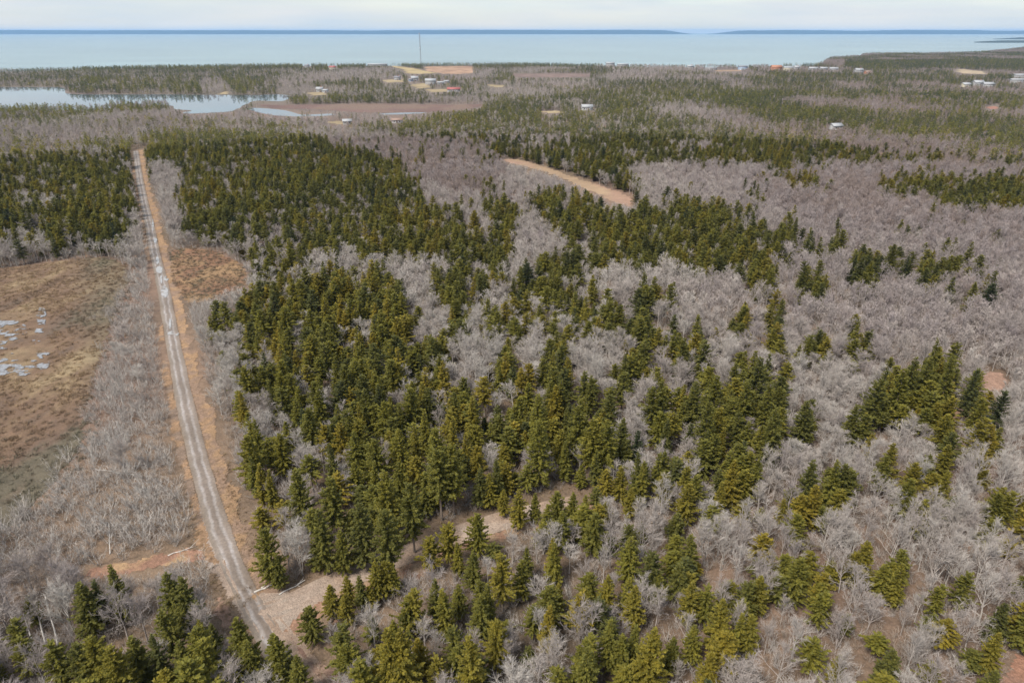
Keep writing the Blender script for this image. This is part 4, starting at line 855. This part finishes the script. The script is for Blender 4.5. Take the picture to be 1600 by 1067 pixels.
pb = np.where(zone == 0, .95, np.where(zone == 1, .90, .95)); pb = np.where(shrubz, .06, pb); pb = pb * np.interp(P, [.1, .35, .7], [1.0, .85, .62]); pb = pb * (0.85 + .6 * (fbm(X * .03, Y * .03, 19) - .35))
pb = np.where((PX < 170) & (PY > 880), pb * .9, pb)
is_bare = ~is_con & (rng.random(n) < pb) & (md > 1.6)
tipx, tipy, tipd = mx, my, project(man_x, man_y, mh)[2]; bi_ = np.where(is_bare & (D < 330))[0]
qx, qy, _ = project(X[bi_], Y[bi_], hb[bi_]); _, qb, _ = project(X[bi_], Y[bi_], 0 * hb[bi_]); hide = np.zeros(len(bi_), bool)
for a, b_, hh, dd in zip(tipx, tipy, mh, tipd):   # leave the single spruces standing clear of the hardwoods in front of them
    hp = hh * F / dd * .8; hide |= (np.abs(qx - a) < .26 * hp + 2.2 * F / dd) & (qy < b_ + .72 * hp) & (qb > b_ + hp)
is_bare[bi_[hide & (rng.random(len(bi_)) < .4)]] = False
keep = is_con | is_bare; H = np.where(is_con, hs, hb)
bad = np.zeros(n, bool); kk = np.where(keep)[0]; bad[kk] = blocked(X[kk], Y[kk], H[kk]); is_con &= ~bad; is_bare &= ~bad

# spruces
sx_, sy_, sh_ = np.r_[man_x, X[is_con]], np.r_[man_y, Y[is_con]], np.r_[mh, hs[is_con]]
st_ = np.r_[ms.astype(int), rng.integers(0, 8, is_con.sum())]
pxc, pyc = PX[is_con], PY[is_con]; base_t = .64 + .25 * (fbm(X[is_con] * .012, Y[is_con] * .012, 25) - .5) * 2 + .17 * sstep(560, 800, pyc) - .06 * sstep(330, 180, pyc) - .16 * sstep(255, 200, pyc) - .14 * sstep(190, 120, pyc) + rng.normal(0, .21, is_con.sum())  # farther spruces tinted darker and less yellow, distance haze put into the tint
base_t = np.where(hs[is_con] < 6, base_t - .1, base_t)
stt = np.clip(np.r_[mt, base_t], 0, 1); sman = np.arange(len(sx_)) < len(mx)
# bare trees
bx_, by_, bh_ = X[is_bare], Y[is_bare], hb[is_bare]; bst = rng.integers(0, 6, len(bx_)); bare_px, bare_py = PX[is_bare], PY[is_bare]
btn = .14 + .55 * sstep(950, 1350, bare_px) * sstep(620, 420, bare_py) + .25 * sstep(450, 250, bare_py) + .5 * in_poly(bare_px, bare_py, [(455, 213), (760, 213), (800, 250), (770, 300), (700, 300), (560, 240)]) + .5 * (fbm(bx_ * .012, by_ * .012, 29) - .45) + rng.normal(0, .14, len(bx_)); btn = np.clip(btn + .12 * (bare_py > 860), 0, 1)  # farther hardwoods pushed to mauve: their own purple plus haze put into tint
rz_s, rz_b = rng.uniform(0, 6.28, len(sx_)), rng.uniform(0, 6.28, len(bx_))

def pick(x, y, h, boost, count, margin=6):
    tx, ty, d = project(x, y, h * .6); size = h * F / d * boost; vis = (tx > margin) & (tx < 1600 - margin) & (ty > 60) & (ty < 1067 - margin)
    return np.argsort(np.where(vis, -size, 0))[:count]
si = pick(sx_, sy_, sh_, np.where(sman, 1.45, 1.0) * np.where(sh_ < 6, .8, 1), 300); bi = pick(bx_, by_, bh_, 1.0, 300)

def place_of(px, py, x, y):
    d, side = dist_polyline(np.array([x]), np.array([y]), ROAD); d2, _ = dist_polyline(np.array([x]), np.array([y]), SIDE)
    d3, _ = dist_polyline(np.array([x]), np.array([y]), SPUR)
    if px < 330 and 820 < py < 925: return "around the reddish clearing"
    if px < 190 and py >= 925: return "in the corner grove"
    if px < 400 and py >= 925: return "in the grove facing the junction"
    if d3[0] < 9: return "beside the short spur track"
    if d[0] < 13: return "beside the rutted gravel track"
    if d2[0] < 11 and py < 905 - .28 * (px - 400): return "on the side track's far edge"
    if d2[0] < 12: return "on the side track's near edge"
    if px < 240: return "beyond the brown bog"
    if px > 1480 and py > 900: return "by the bare red corner ground"
    if px > 1370 and 560 < py < 740: return "around the small trail clearing"
    if py > 980: return ["in the thicket by the spur", "in the nearest mixed stand", "in the nearest pale hardwoods"][0 if px < 780 else 1 if px < 1180 else 2]
    if py > 860: return ["in the thicket facing side track", "in the mixed stand by side track", "in hardwoods near the red corner"][0 if px < 800 else 1 if px < 1180 else 2]
    if py > 740: return ["at the block edge by side track", "where the side track ends", "in hardwoods short of the trail"][0 if px < 760 else 1 if px < 1200 else 2]
    if py > 600: return ["in the big block by track", "in the tall spruce core", "in hardwoods above the trail"][0 if px < 800 else 1 if px < 1240 else 2]
    if py > 440: return ["in the middle spruce block", "in patchy woods behind the core", "on the mauve hardwood slope"][0 if px < 760 else 1 if px < 1240 else 2]
    return ["at the spruce block's far end", "near the tan strip field", "scattered on the far mauve slope"][0 if px < 700 else 1 if px < 1200 else 2]
ORD = ["nearest", "second nearest", "third nearest", "fourth nearest", "fifth nearest", "sixth nearest", "seventh nearest", "eighth nearest", "ninth nearest", "tenth nearest"]
JX, JY = gp(400, 945)
def label_all(items):
    """items: [(object, phrase, place, x, y)]; look-alikes in one place are told apart by how near the track junction they stand"""
    b_ = {}
    for it in items: b_.setdefault(it[1] + " " + it[2], []).append(it)
    for k, L in b_.items():
        L.sort(key=lambda it: math.hypot(it[3] - JX, it[4] - JY))
        for i, it in enumerate(L): it[0]["label"] = k if len(L) == 1 else k + ", " + ORD[min(i, 9)] + " the junction"
def plant(name, cat, group, x, y, h, rz, meshes, tint, h0, wid):
    t = empty(name, (x, y, 0), rz); s = h / h0; t.scale = (float(s * wid), float(s * wid), float(s)); t["tint"] = float(tint); t["category"] = cat; t["group"] = group
    for nm, me in (("trunk", meshes[0]), ("crown", meshes[1])):
        o = bpy.data.objects.new(nm, me); COL.objects.link(o); o.parent = t; o["tint"] = float(tint)
    return t
items = []
for i in si:
    w, tm, cm = spruce_near[st_[i]]; wid = (12.0 / sh_[i]) ** .30 * rng.uniform(.90, 1.08)
    o = plant("spruce_tree", "spruce tree", "spruces standing in the woods", sx_[i], sy_[i], sh_[i], rz_s[i], (tm, cm), stt[i], 12.0, wid)
    px, py, _ = project(sx_[i], sy_[i], 0.0); size = "small" if sh_[i] < 6.2 else "mid-sized" if sh_[i] < 9.5 else "tall"
    col = "dark-green" if stt[i] < .25 else "deep-olive" if stt[i] < .5 else "olive-green" if stt[i] < .68 else "yellow-green" if stt[i] < .88 else "golden-green"
    items.append((o, f"{size} {w} {col} spruce", place_of(px, py, sx_[i], sy_[i]), sx_[i], sy_[i]))
label_all(items); items = []
for i in bi:
    w, tm, cm = bare_near[bst[i]]
    o = plant("bare_tree", "bare tree", "leafless hardwoods between the spruces", bx_[i], by_[i], bh_[i], rz_b[i], (tm, cm), btn[i], 10.0, rng.uniform(1.0, 1.2))
    px, py, _ = project(bx_[i], by_[i], 0.0); size = "low" if bh_[i] < 6.8 else "mid-height" if bh_[i] < 8.6 else "tall"
    col = "whitish" if btn[i] < .15 else "pale-grey" if btn[i] < .4 else "mauve-grey" if btn[i] < .7 else "brownish"
    items.append((o, f"{size} {w} {col} bare tree", place_of(px, py, bx_[i], by_[i]), bx_[i], by_[i]))
label_all(items)
# the rest of the woods, past the 300 of each kind that show largest
rest = np.ones(len(sx_), bool); rest[si] = False; SD = np.hypot(sx_, sy_)
def scl_of(h, h0, n): 
    s = h / h0; w = s * (h0 / np.maximum(h, 1)) ** .55 * rng.uniform(.9, 1.12, n) * (1.18 if h0 == 10.0 else 1.07); return np.stack([w, w, s], 1)
for nm, coll, m in (("spruce_woods", PROTO, rest & (SD < 560)), ("far_spruce_woods", PROTO_FS, rest & (SD >= 560))):
    k = int(m.sum()); scatter(nm, coll, np.stack([sx_[m], sy_[m], np.zeros(k)], 1), rz_s[m], scl_of(sh_[m], 12.0, k), st_[m], stt[m], "dense olive spruces filling the woods" if coll is PROTO else "dark spruces scattered over the plain towards the coast", "forest", (M_SBARK, M_NEEDLE))
rest = np.ones(len(bx_), bool); rest[bi] = False; BD = np.hypot(bx_, by_)
for nm, coll, m, lab in (("hardwood_thicket", PROTO_B, rest & (BD < 190), "pale leafless hardwoods crowding between the nearer spruces"), ("hardwood_woods", PROTO_BM, rest & (BD >= 190) & (BD < 620), "mauve grey leafless woods on the middle slope"), ("far_hardwood_woods", PROTO_BF, rest & (BD >= 620), "purplish grey leafless woods on the plain towards the coast")):
    k = int(m.sum()); scatter(nm, coll, np.stack([bx_[m], by_[m], np.zeros(k)], 1), rz_b[m], scl_of(bh_[m], 10.0, k), bst[m], btn[m], lab, "forest", (M_BBARK, M_TWIG))
# alder thickets, undergrowth, bog tufts
def grid_pts(x0, x1, y0, y1, s):
    a, b_ = np.meshgrid(np.arange(x0, x1, s), np.arange(y0, y1, s)); a = a.ravel() + rng.uniform(-.48, .48, a.size) * s; b_ = b_.ravel() + rng.uniform(-.48, .48, b_.size) * s; return a, b_
a, b_ = grid_pts(-160, 10, 60, 290, 1.45); px, py, _ = project(a, b_, 1.0); jx = px + 70 * (fbm(a * .11, b_ * .07, 51) - .5) + rng.normal(0, 7, len(a)); m = in_poly(jx, py, SHRUB_PX) | in_poly(jx, py, SHRUB2_PX)
d, side = dist_polyline(a, b_, ROAD); m &= (d > 4.2) & ~((d < 6.4) & (side > 0)); pxb, pyb, _ = project(a, b_, 0.0 * a)
for poly in (CLEAR_PX['red_clearing'], SBOG_PX): m &= ~in_poly(px, py, poly) & ~in_poly(pxb, pyb, poly)
m &= rng.random(len(a)) < .55 + .5 * (fbm(a * .08, b_ * .08, 44) - .3); k = int(m.sum()); s = rng.uniform(.65, 1.35, k) * (0.7 + .6 * fbm(a[m] * .06, b_[m] * .06, 45))
scatter("alder_thicket", PROTO_SH, np.stack([a[m], b_[m], np.zeros(k)], 1), rng.uniform(0, 6.28, k), np.stack([s, s, s], 1), rng.integers(0, 5, k), np.clip(.15 + .6 * (fbm(a[m] * .05, b_[m] * .05, 46) - .3) + rng.normal(0, .12, k), 0, 1), "dense grey leafless alder thicket between the bog and the track", "shrubs", (M_SHRUB,))
a, b_ = grid_pts(-260, 300, 45, 340, 1.45); px, py, _ = project(a, b_, 0.5); m = (px > -120) & (px < 1720) & (py < 1180) & (rng.random(len(a)) < .7); a, b_ = a[m], b_[m]
m = ~blocked(a, b_, np.full(len(a), 1.0)) & ~in_poly(*project(a, b_, 1.0)[:2], SHRUB_PX); a, b_ = a[m], b_[m]; k = len(a); s = rng.uniform(.35, .95, k)
scatter("undergrowth", PROTO_SH, np.stack([a, b_, np.zeros(k)], 1), rng.uniform(0, 6.28, k), np.stack([s, s, s], 1), rng.integers(0, 5, k), rng.uniform(.0, 1, k), "low twiggy brush on the forest floor", "brush", (M_SHRUB,))
a, b_ = grid_pts(-190, -20, 90, 300, 1.0); px, py, _ = project(a, b_, 0.0 * a); nn = fbm(a * .09, b_ * .03, 41); m = (in_poly(px - 14 - rng.normal(0, 9, len(a)), py, BOG_PX) | in_poly(px, py, SBOG_PX)) & (rng.random(len(a)) < .35 + .8 * (fbm(a * .2, b_ * .2, 47) - .35)) & ~((px < 78) & (py > 488) & (py < 582) & (rng.random(len(a)) < .8))
a, b_, px, py, nn = a[m], b_[m], px[m], py[m], nn[m]; k = len(a); s = rng.uniform(.6, 1.5, k)
scatter("bog_grass", PROTO_TU, np.stack([a, b_, np.full(k, .03)], 1), rng.uniform(0, 6.28, k), np.stack([s, s, s], 1), rng.integers(0, 4, k), np.clip(.62 + 1.2 * (nn - .5) - .45 * sstep(575, 700, py) - .35 * sstep(100, 175, px) + rng.normal(0, .12, k), 0, 1), "rusty and tan bog sedge tufts", "grass", (M_TUFT,))
a, b_ = grid_pts(-60, 60, 55, 300, 0.8); d, side = dist_polyline(a, b_, ROAD); d2, sd2 = dist_polyline(a, b_, SIDE); m = ((d > 2.5) & (d < 5.2) & (rng.random(len(a)) < .5)) | ((d2 > 2.9) & (d2 < 6.5) & (sd2 > 0) & (rng.random(len(a)) < .4)); a, b_ = a[m], b_[m]; m = ~in_poly(*project(a, b_, 0.0 * a)[:2], SIDE_VIS); a, b_ = a[m], b_[m]; k = len(a); s = rng.uniform(.35, .9, k)
scatter("verge_grass", PROTO_TU, np.stack([a, b_, np.full(k, .03)], 1), rng.uniform(0, 6.28, k), np.stack([s, s, s], 1), rng.integers(0, 4, k), rng.uniform(.4, 1, k), "dead orange tan grass tufts along the track edges", "grass", (M_TUFT,))
# grey weathered snags at the wet edge of the far-left woods
items = []
for j in range(22):
    r = np.random.default_rng(5000 + j); px = r.uniform(5, 205); py = 372 + 22 * r.random() + 8 * math.sin(px * .05); x, y = gp(px, py); h = r.uniform(5, 9.5)
    if dist_polyline(np.array([x]), np.array([y]), ROAD)[0][0] < 5: continue
    if j < 4:
        A, B = chain_tube([(0, 0, -.3), (.05, .03, 3), (.02, .1, 6), (.0, .05, 8.0)], (.13, .10, .06, .02), 6), None
        S0 = [np.array([0, 0, z]) for z in np.linspace(2, 7.6, 22)]; S1 = [s + nrm(np.array([r.normal(), r.normal(), r.normal(.1, .2)])) * r.uniform(.5, 1.5) * (1.1 - s[2] / 9) for s in S0]
        V, Q = prisms(S0, S1, np.full(22, .03), np.full(22, .012), 3)
        if j == 0: SN = []
        SN.append((new_mesh("trunk", A[0], A[1], None, (M_DEAD,)), new_mesh("branches", V, Q, None, (M_DEAD,))))
    t = empty("dead_tree", (x, y, 0), r.uniform(0, 6.28)); t.scale = (float(h / 8 * 1.1),) * 2 + (float(h / 8),); t["tint"] = .3; tag(t, None, "dead tree", "bleached snags at the bog's wooded edge")
    for nm, me in zip(("trunk", "branches"), SN[j % 4]):
        o = bpy.data.objects.new(nm, me); COL.objects.link(o); o.parent = t; o["tint"] = float(r.uniform(0, .8))
    items.append((t, ("tall" if h > 8 else "middling" if h > 6.5 else "short") + " bleached dead snag", "beyond the brown bog" if px < 110 else "between bog edge and track", x, y))
label_all(items)

# ------------------------------------------------------------------ haze: the air of the whole place, one even closed box
V, Q = boxv(-25000, 25000, -4500, 31000, -9, 128)
hm = bpy.data.materials.new("haze"); hm.use_nodes = True; hm.node_tree.nodes.remove(hm.node_tree.nodes["Principled BSDF"])
pv = hm.node_tree.nodes.new("ShaderNodeVolumePrincipled"); pv.inputs['Color'].default_value = (0.30, 0.52, 0.86, 1); pv.inputs['Density'].default_value = 3.4e-5; pv.inputs['Anisotropy'].default_value = 0.0
hm.node_tree.links.new(pv.outputs[0], hm.node_tree.nodes["Material Output"].inputs['Volume'])
tag(link("haze", new_mesh("haze", V, Q, None, (hm,))), "thin bluish air over the woods and bay", "haze", kind="stuff")
print("COUNTS spruce", len(sx_), "bare", len(bx_), "objects", len(scene.objects))
